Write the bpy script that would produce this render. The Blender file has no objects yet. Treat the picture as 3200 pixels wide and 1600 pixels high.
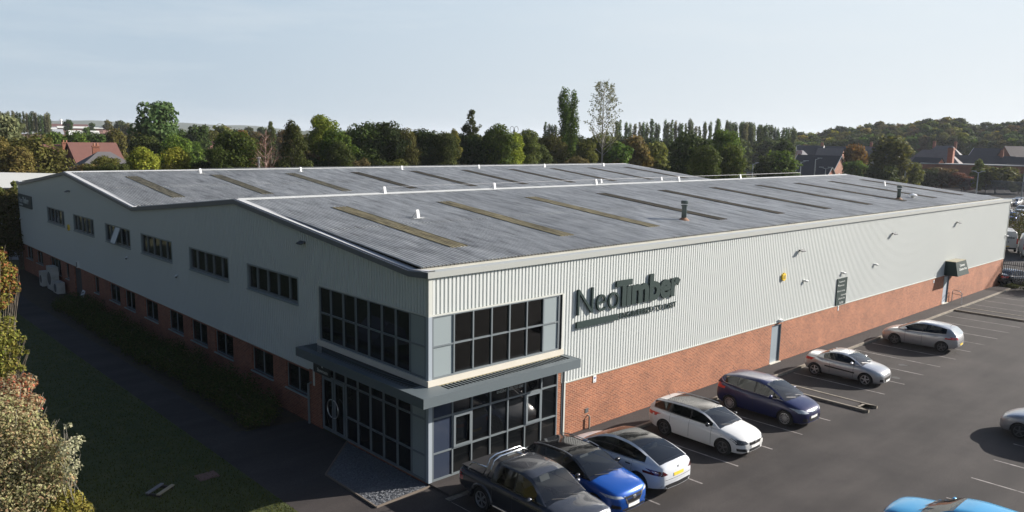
import bpy, bmesh, math, random
import numpy as np
from mathutils import Vector, Matrix
from mathutils.bvhtree import BVHTree
random.seed(7); rng = np.random.default_rng(7)
SC = bpy.context.scene
COL = SC.collection
R = math.radians
# ------------------------------------------------------------------ camera
CAMP = np.array([-15.652, -20.737, 11.85]); YAW, PITCH, ROLL, FPX = 0.80873, 0.16767, 0.01949, 2508.86
PX, PY = 1626.7, 849.9                       # principal point in the 3200 x 1600 photograph
_f = np.array([math.cos(YAW)*math.cos(PITCH), math.sin(YAW)*math.cos(PITCH), -math.sin(PITCH)])
_r = np.cross(_f, [0, 0, 1]); _r /= np.linalg.norm(_r); _u = np.cross(_r, _f)
_r2 = _r*math.cos(ROLL)+_u*math.sin(ROLL); _u2 = -_r*math.sin(ROLL)+_u*math.cos(ROLL)
cd = bpy.data.cameras.new('camera'); cam = bpy.data.objects.new('camera', cd); COL.objects.link(cam)
cd.sensor_width = 36; cd.lens = FPX/3200*36; cd.shift_x = -(PX-1600)/3200; cd.shift_y = (PY-800)/3200
cd.clip_start = 0.1; cd.clip_end = 9000
cam.matrix_world = Matrix(((_r2[0], _u2[0], -_f[0], CAMP[0]), (_r2[1], _u2[1], -_f[1], CAMP[1]), (_r2[2], _u2[2], -_f[2], CAMP[2]), (0, 0, 0, 1)))
SC.camera = cam
# ------------------------------------------------------------------ world, sun, exposure
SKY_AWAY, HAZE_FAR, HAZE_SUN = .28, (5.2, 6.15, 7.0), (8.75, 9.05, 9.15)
SUN_AZ, SUN_EL = -26.0, 24.0                 # measured from the shadows on the wall and the car park
w = bpy.data.worlds.new('World'); SC.world = w; w.use_nodes = True
nt = w.node_tree; bg = nt.nodes['Background']
sky = nt.nodes.new('ShaderNodeTexSky'); sky.sky_type = 'NISHITA'; sky.sun_disc = False
sky.sun_elevation = R(SUN_EL); sky.sun_rotation = R(90-SUN_AZ); sky.air_density = 1.0; sky.dust_density = 1.6; sky.ozone_density = 1.6; sky.altitude = 60
bg.inputs[1].default_value = 0.05
# clear sky that is darker away from the sun, with a bright haze low over the horizon and a little thin cirrus
_sv = (math.cos(R(SUN_AZ))*math.cos(R(SUN_EL)), math.sin(R(SUN_AZ))*math.cos(R(SUN_EL)), math.sin(R(SUN_EL)))
def _wn(t, **k):
    x = nt.nodes.new(t)
    for a, v in k.items(): setattr(x, a, v)
    return x
def _mr(src, a, b, c, d, smooth=False):
    x = _wn('ShaderNodeMapRange'); x.interpolation_type = 'SMOOTHSTEP' if smooth else 'LINEAR'
    for i, v in zip((1, 2, 3, 4), (a, b, c, d)): x.inputs[i].default_value = v
    nt.links.new(src, x.inputs[0]); return x.outputs[0]
def _mix(fac, a, b, mode='MIX'):
    x = _wn('ShaderNodeMix', data_type='RGBA', blend_type=mode)
    for i, v in ((0, fac), (6, a), (7, b)):
        if hasattr(v, 'links'): nt.links.new(v, x.inputs[i])
        else: x.inputs[i].default_value = v if i == 0 else (*v, 1)
    return x.outputs[2]
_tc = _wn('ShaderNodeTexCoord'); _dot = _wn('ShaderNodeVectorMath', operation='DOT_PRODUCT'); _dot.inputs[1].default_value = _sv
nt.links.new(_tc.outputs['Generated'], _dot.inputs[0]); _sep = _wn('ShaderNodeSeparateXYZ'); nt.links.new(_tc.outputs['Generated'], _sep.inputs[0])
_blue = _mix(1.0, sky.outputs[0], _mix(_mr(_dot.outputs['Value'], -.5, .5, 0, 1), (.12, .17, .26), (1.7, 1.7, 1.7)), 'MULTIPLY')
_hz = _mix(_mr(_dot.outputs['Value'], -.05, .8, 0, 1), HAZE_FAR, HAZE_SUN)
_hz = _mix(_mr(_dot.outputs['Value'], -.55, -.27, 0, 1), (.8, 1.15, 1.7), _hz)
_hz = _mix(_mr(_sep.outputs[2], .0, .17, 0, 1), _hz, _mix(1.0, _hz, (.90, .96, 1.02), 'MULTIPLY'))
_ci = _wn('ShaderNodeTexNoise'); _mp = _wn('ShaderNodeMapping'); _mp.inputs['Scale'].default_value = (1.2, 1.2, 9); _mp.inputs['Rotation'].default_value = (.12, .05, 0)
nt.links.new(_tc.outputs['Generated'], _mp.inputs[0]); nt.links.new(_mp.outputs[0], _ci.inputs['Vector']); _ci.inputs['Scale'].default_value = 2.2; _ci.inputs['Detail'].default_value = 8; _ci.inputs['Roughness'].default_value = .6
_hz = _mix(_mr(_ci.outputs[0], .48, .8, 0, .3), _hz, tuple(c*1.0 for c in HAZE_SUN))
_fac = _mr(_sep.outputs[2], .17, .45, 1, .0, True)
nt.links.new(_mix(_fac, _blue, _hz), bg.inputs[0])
sd = bpy.data.lights.new('sun', 'SUN'); sun = bpy.data.objects.new('sun', sd); COL.objects.link(sun)
sd.energy = 5.0; sd.angle = R(0.5); sd.color = (1.0, 0.94, 0.86)
_sd = Vector((math.cos(R(SUN_AZ))*math.cos(R(SUN_EL)), math.sin(R(SUN_AZ))*math.cos(R(SUN_EL)), math.sin(R(SUN_EL))))
sun.rotation_euler = (-_sd).to_track_quat('-Z', 'Y').to_euler()
SC.view_settings.view_transform = 'Standard'; SC.view_settings.look = 'None'; SC.view_settings.gamma = 1; SC.view_settings.exposure = 1.0
SC.render.engine = 'CYCLES'
try:
    SC.cycles.max_bounces = 5; SC.cycles.transparent_max_bounces = 8; SC.cycles.caustics_reflective = False; SC.cycles.caustics_refractive = False
    SC.cycles.pixel_filter_type = 'BLACKMAN_HARRIS'; SC.cycles.filter_width = 1.5
except Exception: pass

def pos(u, v, dist):
    """point seen at photo pixel (u,v), at horizontal distance dist from the camera"""
    d = _f+_r2*(u-PX)/FPX-_u2*(v-PY)/FPX
    t = dist/math.hypot(d[0], d[1]); return CAMP+d*t
def depthf(u, v, dist):
    p = pos(u, v, dist)-CAMP; return float(p@_f)
# ------------------------------------------------------------------ materials
MATS = {}
def mat(name, col=(), rough=.6, metal=0., coat=0., spec=.5, noise=None, bump=None, var=0.0, coords='Object'):
    """noise=(scale, amount, colour2) mottles the colour, bump=(scale, strength)"""
    if name in MATS: return MATS[name]
    if len(col) != 3: raise ValueError(name)
    m = bpy.data.materials.new(name); m.use_nodes = True; n = m.node_tree; b = n.nodes['Principled BSDF']
    b.inputs['Base Color'].default_value = (*col, 1); b.inputs['Roughness'].default_value = rough; b.inputs['Metallic'].default_value = metal
    b.inputs['Coat Weight'].default_value = coat; b.inputs['Coat Roughness'].default_value = .03; b.inputs['Specular IOR Level'].default_value = spec
    tc = n.nodes.new('ShaderNodeTexCoord')
    if noise:
        t = n.nodes.new('ShaderNodeTexNoise'); t.inputs['Scale'].default_value = noise[0]; t.inputs['Detail'].default_value = 5; t.inputs['Roughness'].default_value = .65
        n.links.new(tc.outputs[coords], t.inputs['Vector'])
        r = n.nodes.new('ShaderNodeMapRange'); r.inputs[1].default_value = .35; r.inputs[2].default_value = .68; r.inputs[4].default_value = noise[1]
        n.links.new(t.outputs[0], r.inputs[0])
        mx = n.nodes.new('ShaderNodeMix'); mx.data_type = 'RGBA'; mx.inputs[6].default_value = (*col, 1); mx.inputs[7].default_value = (*noise[2], 1)
        n.links.new(r.outputs[0], mx.inputs[0]); n.links.new(mx.outputs[2], b.inputs['Base Color'])
    if bump:
        t = n.nodes.new('ShaderNodeTexNoise'); t.inputs['Scale'].default_value = bump[0]; t.inputs['Detail'].default_value = 6
        n.links.new(tc.outputs[coords], t.inputs['Vector'])
        bp = n.nodes.new('ShaderNodeBump'); bp.inputs['Strength'].default_value = bump[1]; bp.inputs['Distance'].default_value = .02
        n.links.new(t.outputs[0], bp.inputs['Height']); n.links.new(bp.outputs[0], b.inputs['Normal'])
    MATS[name] = m; return m
def N(m, t): return m.node_tree.nodes.new(t)
def LK(m, a, b): m.node_tree.links.new(a, b)

def brick_mat(name, c1, c2, mortar, axis='x', scale=1.0, stain=True):
    m = bpy.data.materials.new(name); m.use_nodes = True; b = m.node_tree.nodes['Principled BSDF']; b.inputs['Roughness'].default_value = .85
    tc = N(m, 'ShaderNodeTexCoord'); sp = N(m, 'ShaderNodeSeparateXYZ'); cb = N(m, 'ShaderNodeCombineXYZ')
    LK(m, tc.outputs['Object'], sp.inputs[0]); LK(m, sp.outputs[0 if axis == 'x' else 1], cb.inputs[0]); LK(m, sp.outputs[2], cb.inputs[1])
    br = N(m, 'ShaderNodeTexBrick'); br.inputs['Scale'].default_value = 1/scale; br.inputs['Brick Width'].default_value = .225; br.inputs['Row Height'].default_value = .075
    br.inputs['Mortar Size'].default_value = .010; br.inputs['Mortar Smooth'].default_value = .1; br.inputs['Bias'].default_value = -.1
    br.inputs['Color1'].default_value = (*c1, 1); br.inputs['Color2'].default_value = (*c2, 1); br.inputs['Mortar'].default_value = (*mortar, 1)
    LK(m, cb.outputs[0], br.inputs['Vector'])
    t = N(m, 'ShaderNodeTexNoise'); t.inputs['Scale'].default_value = .8; t.inputs['Detail'].default_value = 6; LK(m, tc.outputs['Object'], t.inputs['Vector'])
    t2 = N(m, 'ShaderNodeTexNoise'); t2.inputs['Scale'].default_value = 9; t2.inputs['Detail'].default_value = 3; LK(m, tc.outputs['Object'], t2.inputs['Vector'])
    ad = N(m, 'ShaderNodeMath'); ad.operation = 'ADD'; LK(m, t.outputs[0], ad.inputs[0]); LK(m, t2.outputs[0], ad.inputs[1])
    mr = N(m, 'ShaderNodeMapRange'); mr.inputs[1].default_value = .7; mr.inputs[2].default_value = 1.3; mr.inputs[3].default_value = .72; mr.inputs[4].default_value = 1.22
    LK(m, ad.outputs[0], mr.inputs[0])
    mx = N(m, 'ShaderNodeMix'); mx.data_type = 'RGBA'; mx.blend_type = 'MULTIPLY'; mx.inputs[0].default_value = 1
    LK(m, br.outputs[0], mx.inputs[6]); LK(m, mr.outputs[0], mx.inputs[7]); LK(m, mx.outputs[2], b.inputs['Base Color'])
    bp = N(m, 'ShaderNodeBump'); bp.inputs['Strength'].default_value = .5; bp.inputs['Distance'].default_value = .006; bp.invert = True
    LK(m, br.outputs[1], bp.inputs['Height']); LK(m, bp.outputs[0], b.inputs['Normal'])
    return m

def paint(name, col, metal=.25, rough=.3, coat=.6):
    return mat('car_paint_'+name, col, rough, metal, coat, noise=(700, .25, tuple(c*.8 for c in col)))

def glass_mat(name, tint=.25, base=(.012, .016, .018), rough=.02, transp=.0):
    m = bpy.data.materials.new(name); m.use_nodes = True; b = m.node_tree.nodes['Principled BSDF']
    b.inputs['Base Color'].default_value = (*base, 1); b.inputs['Roughness'].default_value = rough; b.inputs['Specular IOR Level'].default_value = .6
    if transp > 0:
        tr = N(m, 'ShaderNodeBsdfTransparent'); tr.inputs[0].default_value = (tint, tint*1.03, tint*1.02, 1)
        gl = N(m, 'ShaderNodeBsdfGlossy'); gl.inputs['Roughness'].default_value = rough; gl.inputs[0].default_value = (1, 1, 1, 1)
        fr = N(m, 'ShaderNodeFresnel'); fr.inputs[0].default_value = 1.55
        mx = N(m, 'ShaderNodeMixShader'); LK(m, fr.outputs[0], mx.inputs[0]); LK(m, tr.outputs[0], mx.inputs[1]); LK(m, gl.outputs[0], mx.inputs[2])
        LK(m, mx.outputs[0], m.node_tree.nodes['Material Output'].inputs[0])
    return m

def leaf_mat(name, trans=.38, vary=.42):
    """foliage: tinted by each tree's own object colour, varied leaf by leaf"""
    m = bpy.data.materials.new(name); m.use_nodes = True; b = m.node_tree.nodes['Principled BSDF']
    oi = N(m, 'ShaderNodeObjectInfo'); ge = N(m, 'ShaderNodeNewGeometry'); hs = N(m, 'ShaderNodeHueSaturation')
    v = N(m, 'ShaderNodeMapRange'); v.inputs[3].default_value = 1-vary; v.inputs[4].default_value = 1+vary*.8
    LK(m, ge.outputs['Random Per Island'], v.inputs[0]); LK(m, v.outputs[0], hs.inputs['Value'])
    wn = N(m, 'ShaderNodeTexWhiteNoise'); wn.noise_dimensions = '1D'; LK(m, ge.outputs['Random Per Island'], wn.inputs['W'])
    h = N(m, 'ShaderNodeMapRange'); h.inputs[3].default_value = .468; h.inputs[4].default_value = .508
    LK(m, wn.outputs[0], h.inputs[0]); LK(m, h.outputs[0], hs.inputs['Hue']); LK(m, oi.outputs['Color'], hs.inputs['Color'])
    LK(m, hs.outputs[0], b.inputs['Base Color']); b.inputs['Roughness'].default_value = .75; b.inputs['Specular IOR Level'].default_value = .12
    tl = N(m, 'ShaderNodeBsdfTranslucent'); LK(m, hs.outputs[0], tl.inputs[0])
    mx = N(m, 'ShaderNodeMixShader'); mx.inputs[0].default_value = trans
    LK(m, b.outputs[0], mx.inputs[1]); LK(m, tl.outputs[0], mx.inputs[2]); LK(m, mx.outputs[0], m.node_tree.nodes['Material Output'].inputs[0])
    return m
LEAF = leaf_mat('leaf'); BARK = mat('bark', (.11, .085, .06), .9, noise=(6, .6, (.2, .18, .15)))
PALEBARK = mat('pale_bark', (.3, .28, .24), .8)

# ------------------------------------------------------------------ mesh collector
class MB:
    def __init__(s): s.v = []; s.f = []; s.m = []
    def add(s, vs, fs, m=0):
        o = len(s.v); s.v += [tuple(map(float, p)) for p in vs]
        for f in fs: s.f.append(tuple(i+o for i in f)); s.m.append(m)
    def box(s, x0, x1, y0, y1, z0, z1, m=0):
        x0, x1 = sorted((x0, x1)); y0, y1 = sorted((y0, y1)); z0, z1 = sorted((z0, z1))
        s.add([(x0, y0, z0), (x1, y0, z0), (x1, y1, z0), (x0, y1, z0), (x0, y0, z1), (x1, y0, z1), (x1, y1, z1), (x0, y1, z1)],
              [(0, 3, 2, 1), (4, 5, 6, 7), (0, 1, 5, 4), (1, 2, 6, 5), (2, 3, 7, 6), (3, 0, 4, 7)], m)
    def quad(s, a, b, c, d, m=0): s.add([a, b, c, d], [(0, 1, 2, 3)], m)
    def prism(s, pts, ax, a0, a1, m=0):
        """pts 2-D polygon in the two other axes, extruded along ax"""
        def P(p, a): q = list(p); q.insert(ax, a); return tuple(q)
        n = len(pts); s.add([P(p, a0) for p in pts]+[P(p, a1) for p in pts],
            [tuple(range(n-1, -1, -1)), tuple(range(n, 2*n))]+[(i, (i+1) % n, n+(i+1) % n, n+i) for i in range(n)], m)
    def tube(s, path, r, n=8, m=0, caps=True):
        path = [Vector(p) for p in path]; rs = r if isinstance(r, (list, tuple)) else [r]*len(path)
        vs = []; k = len(path)
        for i, p in enumerate(path):
            t = (path[min(i+1, k-1)]-path[max(i-1, 0)]).normalized()
            a = t.cross(Vector((0, 0, 1)) if abs(t.z) < .9 else Vector((1, 0, 0))).normalized(); b = t.cross(a)
            for j in range(n):
                an = 2*math.pi*j/n; vs.append(p+(a*math.cos(an)+b*math.sin(an))*rs[i])
        fs = [(i*n+j, i*n+(j+1) % n, (i+1)*n+(j+1) % n, (i+1)*n+j) for i in range(k-1) for j in range(n)]
        if caps: fs += [tuple(range(n-1, -1, -1)), tuple(range((k-1)*n, k*n))]
        s.add(vs, fs, m)
    def lathe(s, prof, c=(0, 0, 0), ax=2, n=20, m=0):
        """prof = [(radius, height along ax)]"""
        vs = []
        for r_, h in prof:
            for j in range(n):
                a = 2*math.pi*j/n; q = [r_*math.cos(a), r_*math.sin(a)]; q.insert(ax, h); vs.append((q[0]+c[0], q[1]+c[1], q[2]+c[2]))
        k = len(prof); s.add(vs, [(i*n+j, i*n+(j+1) % n, (i+1)*n+(j+1) % n, (i+1)*n+j) for i in range(k-1) for j in range(n)], m)
    def build(s, name, mats, parent=None, smooth=False, fix=True):
        me = bpy.data.meshes.new(name); me.from_pydata(s.v, [], s.f)
        if not isinstance(mats, (list, tuple)): mats = [mats]
        for mm in mats: me.materials.append(mm)
        if len(mats) > 1: me.polygons.foreach_set('material_index', s.m)
        if fix:
            bm = bmesh.new(); bm.from_mesh(me); bmesh.ops.recalc_face_normals(bm, faces=bm.faces); bm.to_mesh(me); bm.free()
        if smooth: me.polygons.foreach_set('use_smooth', [True]*len(me.polygons))
        o = bpy.data.objects.new(name, me); COL.objects.link(o)
        if parent: o.parent = parent
        return o
def tag(o, label=None, cat=None, group=None, kind=None):
    if label: o['label'] = label
    if cat: o['category'] = cat
    if group: o['group'] = group
    if kind: o['kind'] = kind
    return o
def thing(name, label, cat, loc=(0, 0, 0), rotz=0, group=None):
    o = bpy.data.objects.new(name, None); COL.objects.link(o); o.location = loc; o.rotation_euler = (0, 0, rotz); return tag(o, label, cat, group)
def part(o, parent): o.parent = parent; return o
def copy_tree(o, parent=None):
    c = o.copy(); COL.objects.link(c)
    if parent: c.parent = parent
    for ch in list(o.children): copy_tree(ch, c)
    return c
def text_obj(s, x0, x1, z0, z1, depth, m, parent, name='lettering', bold=0.0, plane='front', at=0.0):
    """writing fitted to a rectangle. plane 'front': faces -Y at y=at, x to the right; 'side': faces -X at x=at, reads towards -Y"""
    cu = bpy.data.curves.new('t', 'FONT'); cu.body = s; cu.offset = bold; cu.extrude = 0.5; cu.resolution_u = 4
    to = bpy.data.objects.new('t', cu); COL.objects.link(to)
    dg = bpy.context.evaluated_depsgraph_get(); me = bpy.data.meshes.new_from_object(to.evaluated_get(dg))
    bpy.data.objects.remove(to); n = len(me.vertices); c = np.empty(n*3); me.vertices.foreach_get('co', c); c = c.reshape(-1, 3)
    lo, hi = c.min(0), c.max(0); c[:, 0] = x0+(c[:, 0]-lo[0])/(hi[0]-lo[0])*(x1-x0); c[:, 1] = z0+(c[:, 1]-lo[1])/(hi[1]-lo[1])*(z1-z0)
    d = (c[:, 2]-lo[2])/(hi[2]-lo[2])*depth
    if plane == 'front': q = np.stack([c[:, 0], at-d, c[:, 1]], 1)
    elif plane == 'side': q = np.stack([at-d, -c[:, 0], c[:, 1]], 1)
    me.vertices.foreach_set('co', q.ravel()); me.materials.clear(); me.materials.append(m); me.update()
    o = bpy.data.objects.new(name, me); COL.objects.link(o); o.parent = parent; return o
# ------------------------------------------------------------------ ground
GRASS = mat('grass', (.034, .05, .011), .95, noise=(1.7, .8, (.07, .075, .022)), bump=(30, .6))
FIELD = mat('field', (.05, .062, .02), .95, noise=(.02, .9, (.10, .09, .045)))
def asphalt(name, c1, c2, spot=.5):
    m = mat(name, c1, .88, spec=.3, noise=(.35, .8, c2)); b = m.node_tree.nodes['Principled BSDF']
    tc = N(m, 'ShaderNodeTexCoord'); t = N(m, 'ShaderNodeTexNoise'); t.inputs['Scale'].default_value = 26; t.inputs['Detail'].default_value = 4; t.inputs['Roughness'].default_value = .8
    LK(m, tc.outputs['Object'], t.inputs['Vector']); mr = N(m, 'ShaderNodeMapRange'); mr.inputs[1].default_value = .3; mr.inputs[2].default_value = .7; mr.inputs[3].default_value = 1-spot; mr.inputs[4].default_value = 1+spot
    LK(m, t.outputs[0], mr.inputs[0]); mp = N(m, 'ShaderNodeMapping'); mp.inputs['Scale'].default_value = (.09, .5, 1); mp.inputs['Rotation'].default_value = (0, 0, .25)
    t2 = N(m, 'ShaderNodeTexNoise'); t2.inputs['Scale'].default_value = 1.6; t2.inputs['Detail'].default_value = 5; LK(m, tc.outputs['Object'], mp.inputs[0]); LK(m, mp.outputs[0], t2.inputs['Vector'])
    mr2 = N(m, 'ShaderNodeMapRange'); mr2.inputs[1].default_value = .35; mr2.inputs[2].default_value = .65; mr2.inputs[3].default_value = .78; mr2.inputs[4].default_value = 1.16; LK(m, t2.outputs[0], mr2.inputs[0])
    mu = N(m, 'ShaderNodeMath'); mu.operation = 'MULTIPLY'; LK(m, mr.outputs[0], mu.inputs[0]); LK(m, mr2.outputs[0], mu.inputs[1])
    src = b.inputs['Base Color'].links[0].from_socket; mx = N(m, 'ShaderNodeMix'); mx.data_type = 'RGBA'; mx.blend_type = 'MULTIPLY'; mx.inputs[0].default_value = 1
    LK(m, src, mx.inputs[6]); LK(m, mu.outputs[0], mx.inputs[7]); LK(m, mx.outputs[2], b.inputs['Base Color'])
    bp = N(m, 'ShaderNodeBump'); bp.inputs['Strength'].default_value = .5; bp.inputs['Distance'].default_value = .01; LK(m, t.outputs[0], bp.inputs['Height']); LK(m, bp.outputs[0], b.inputs['Normal'])
    return m
ASPH = asphalt('asphalt', (.031, .027, .026), (.052, .045, .042), .65); PAVE = asphalt('path_asphalt', (.036, .031, .031), (.05, .043, .04), .4)
def sheet(name, pts, z, m, kind='structure'):
    b = MB(); b.add([(x, y, z) for x, y in pts], [tuple(range(len(pts)))]); o = b.build(name, m); o['kind'] = kind; return o
# one ground sheet to the horizon, with the lie of the land: flat, rising to the wooded hillside on the right
gb = MB(); nx = 110; xs = np.sign(np.linspace(-1, 1, nx))*np.abs(np.linspace(-1, 1, nx))**2.2*5200
def hill(x, y):
    dx, dy = x-CAMP[0], y-CAMP[1]; d = math.hypot(dx, dy); az = math.degrees(math.atan2(dy, dx))
    a = min(1, max(0, (32-az)/14))*min(1, max(0, (az+30)/12)); a = a*a*(3-2*a)
    t = min(1, max(0, (d-300)/190)); t = t*t*(3-2*t)
    return 15*a*t-5*min(1, max(0, (d-420)/500))*min(1, max(0, (az-50)/10))
gv = [(x+CAMP[0], y+CAMP[1], hill(x+CAMP[0], y+CAMP[1])-.03) for y in xs for x in xs]
gb.add(gv, [(j*nx+i, j*nx+i+1, (j+1)*nx+i+1, (j+1)*nx+i) for j in range(nx-1) for i in range(nx-1)])
g = gb.build('ground', FIELD, smooth=True); g['kind'] = 'structure'
sheet('lawn', [(-60, -60), (-4.25, -60), (-4.25, 60), (-60, 60)], .012, GRASS)
sheet('car_park', [(-.2, -70), (75, -70), (75, -1.25), (-.2, -1.25)], .0, ASPH)
sheet('yard', [(61.4, -1.2), (75, -1.2), (75, -70), (260, -70), (260, 80), (61.4, 70)], -.004, ASPH)
sheet('path', [(-4.25, -60), (-.2, -60), (-.2, -1.25), (0, -1.25), (0, 8.8), (-2.4, 8.8), (-2.75, 10), (-2.75, 45), (-4.25, 45)], .016, PAVE)
sheet('planting_bed', [(-2.75, 9), (0, 8.4), (0, 56), (-2.75, 56)], .02, mat('soil', (.03, .022, .014), .95, noise=(3, .7, (.06, .045, .02)), bump=(12, .8)))
b = MB(); b.box(0, 59.6, -1.16, 0, -.02, .1); o = b.build('footway', PAVE); o['kind'] = 'structure'
KERB = mat('kerb_concrete', (.26, .23, .185), .9, noise=(2.5, .8, (.13, .11, .09)))
b = MB()
for i in range(65):
    x = .95+i*.915
    if x < 59.3: b.box(x, x+.905, -1.285, -1.162, -.03, .108+random.uniform(-.003, .003))
b.box(-.2, .94, -1.285, -1.162, -.03, .03); o = b.build('kerb', KERB); o['kind'] = 'structure'
for k, (x0, x1, y1) in enumerate(((19.22, 20.22, -6.15), (46.25, 47.75, -6.5))):
    b = MB(); b.box(x0+.12, x1-.12, y1+.12, -1.29, -.02, .095); o = b.build('traffic_island', PAVE); o['kind'] = 'structure'
    b = MB(); yy = -1.3
    while yy > y1: b.box(x0, x0+.12, yy-.9, yy, -.03, .115); b.box(x1-.12, x1, yy-.9, yy, -.03, .115); yy -= .91
    b.prism([(x0, yy+.02), (x0+.18, y1-.12), (x1-.18, y1-.12), (x1, yy+.02), (x1-.12, yy+.02), (x1-.24, y1), (x0+.24, y1), (x0+.12, yy+.02)], 2, -.03, .115)
    o = b.build('island_kerb', KERB); o['kind'] = 'structure'
PAINTM = mat('worn_white_paint', (.33, .30, .285), .8, noise=(2.2, 1.0, (.075, .066, .062)))
b = MB()
def line(x, y0, y1, x2=None):
    x2 = x if x2 is None else x2; b.add([(x-.04, y0, .004), (x+.04, y0, .004), (x2+.04, y1, .004), (x2-.04, y1, .004)], [(0, 1, 2, 3)])
for x in (-.2, 2.3, 4.79, 7.24, 9.54, 12.02, 14.42, 16.9, 22.5, 24.9, 27.35, 29.7, 32.05, 34.5, 36.95, 39.3, 41.7, 44.05, 50.0, 52.4, 54.8, 57.2): line(x, -1.45, -6.1, x+.06)
b.box(-.24, .62, -1.36, -1.3, .003, .005)
for k in range(-2, 22): line(15.15+k*2.47, -12.25, -17.2)
PT = asphalt('asphalt_patch', (.028, .025, .025), (.04, .035, .034), .5)
for (x_, y_, a_, c_) in ((31.0, -12.6, 3.2, .6),): sheet('asphalt_repair', [(x_, y_), (x_+a_, y_+.05), (x_+a_+.1, y_+c_), (x_+.05, y_+c_-.04)], .0025, PT)
ST = mat('oil_stain', (.016, .014, .014), .55)
for k in range(15):
    x_ = random.choice((1.1, 3.5, 5.9, 10.9, 13.2, 15.7, 23.7, 26.1, 28.5, 33.4, 38.1))+random.uniform(-.5, .5); y_ = random.uniform(-5.8, -3.4); r_ = random.uniform(.1, .26)
    sheet('oil_stain', [(x_+math.cos(q)*r_*random.uniform(.7, 1.2), y_+math.sin(q)*r_*random.uniform(.8, 1.5)) for q in np.linspace(0, 6, 11)], .003+k*.0001, ST)
o = b.build('bay_markings', PAINTM); o['kind'] = 'structure'

# ------------------------------------------------------------------ the warehouse
L, W, RY1, VY, RY2, RZ, VZ, EZ, CZ = 61.29, 55.8, 14.38, 28.12, 41.7, 8.78, 7.36, 7.41, 2.30
def prof(y):                                 # top of the gable fascia
    return float(np.interp(y, [0, 1.0, RY1, VY, RY2, W-1.0, W], [EZ, 7.34, RZ, VZ, RZ, 7.34, EZ]))
CLAD = mat('pale_grey_cladding', (.56, .58, .565), .42, spec=.4, noise=(.25, .25, (.51, .53, .515)))
CLADT = mat('pale_trim', (.52, .53, .49), .45)
FASC = mat('grey_fascia', (.09, .112, .124), .5, noise=(.6, .3, (.11, .132, .14)))
FRAME = mat('grey_window_frame', (.15, .172, .185), .4)
PANEL = mat('grey_infill_panel', (.25, .29, .3), .38)
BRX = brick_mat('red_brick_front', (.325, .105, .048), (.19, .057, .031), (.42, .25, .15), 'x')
BRY = brick_mat('red_brick_gable_shade', (.26, .085, .045), (.16, .05, .03), (.27, .16, .11), 'y')  # same brick as the front, its colours darkened for the shaded gable
GLASS = glass_mat('dark_tinted_glass', base=(.006, .007, .008)); CLEAR = glass_mat('window_glass', tint=.55, transp=1)
DARK = mat('dim_room_backing', (.005, .006, .008), .9); BLIND = mat('grey_green_blind', (.17, .23, .195), .8); WBLIND = mat('pale_blind', (.3, .3, .28), .8)  # near-black backing panels hold the dim interior's shade in their colour
TRIMW = mat('cream_sill', (.62, .58, .5), .5, noise=(1.5, .4, (.5, .46, .38)))
ware = thing('warehouse', 'long twin-gabled industrial unit of pale ribbed cladding over red brick, with a glazed corner', 'warehouse')
PITCHW = .1705
def clad(M, axis, u0, u1, zlow, ztop, holes, plane, inward=1, m=0, depth=.036):
    br = {u0, u1}; k = math.floor(u0/PITCHW)
    pp = [0, .098, .108, .1605]
    while k*PITCHW < u1:
        for q in pp:
            u = k*PITCHW+q
            if u0 < u < u1: br.add(u)
        k += 1
    for h in holes:
        for u in h[:2]:
            if u0 < u < u1: br.add(u)
    br = sorted(br)
    def dep(u):
        t = (u/PITCHW) % 1*PITCHW
        return depth*float(np.interp(t, [0, .098, .108, .1605, .1705], [0, 0, 1, 1, 0]))*inward
    zl = zlow if callable(zlow) else (lambda u: zlow)
    zt = ztop if callable(ztop) else (lambda u: ztop)
    for a, c in zip(br[:-1], br[1:]):
        if c-a < 1e-5: continue
        mid = (a+c)/2; iv = [(None, None)]; hs = sorted([(h[2], h[3]) for h in holes if h[0] < mid < h[1]])
        segs = []; cur = None
        for z0, z1 in hs: segs.append((cur, z0)); cur = z1
        segs.append((cur, None))
        da, dc = dep(a+1e-6), dep(c-1e-6)
        for z0, z1 in segs:
            za0 = zl(a) if z0 is None else z0; zc0 = zl(c) if z0 is None else z0; za1 = zt(a) if z1 is None else z1; zc1 = zt(c) if z1 is None else z1
            if za1-za0 < .01: continue
            if axis == 'x': M.quad((a, plane+da, za0), (c, plane+dc, zc0), (c, plane+dc, zc1), (a, plane+da, za1), m)
            else: M.quad((plane+da, a, za0), (plane+dc, c, zc0), (plane+dc, c, zc1), (plane+da, a, za1), m)
UPW = [(42.6, 47.0), (35.85, 40.25), (28.9, 33.38), (22.45, 27.0), (15.45, 20.0), (8.82, 13.38)]
WZ0, WZ1 = 4.87, 5.96
M_ = MB(); clad(M_, 'x', .15, L, CZ+.04, EZ-.18, [(0, 6.42, 0, 5.96)], 0.0); M_.build('front_cladding', CLAD, ware)
M_ = MB(); clad(M_, 'y', .12, W, CZ+.04, lambda y: prof(y)-.16, [(0, 7.1, 0, 5.95)]+[(a, c, WZ0, WZ1) for a, c in UPW], 0.0, depth=.05); M_.build('gable_cladding', CLAD, ware)
M_ = MB(); clad(M_, 'x', 0, L, CZ, EZ-.18, [], W, -1); clad(M_, 'y', 0, W, CZ, lambda y: prof(y)-.16, [], L, -1); M_.build('rear_cladding', CLAD, ware)
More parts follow.
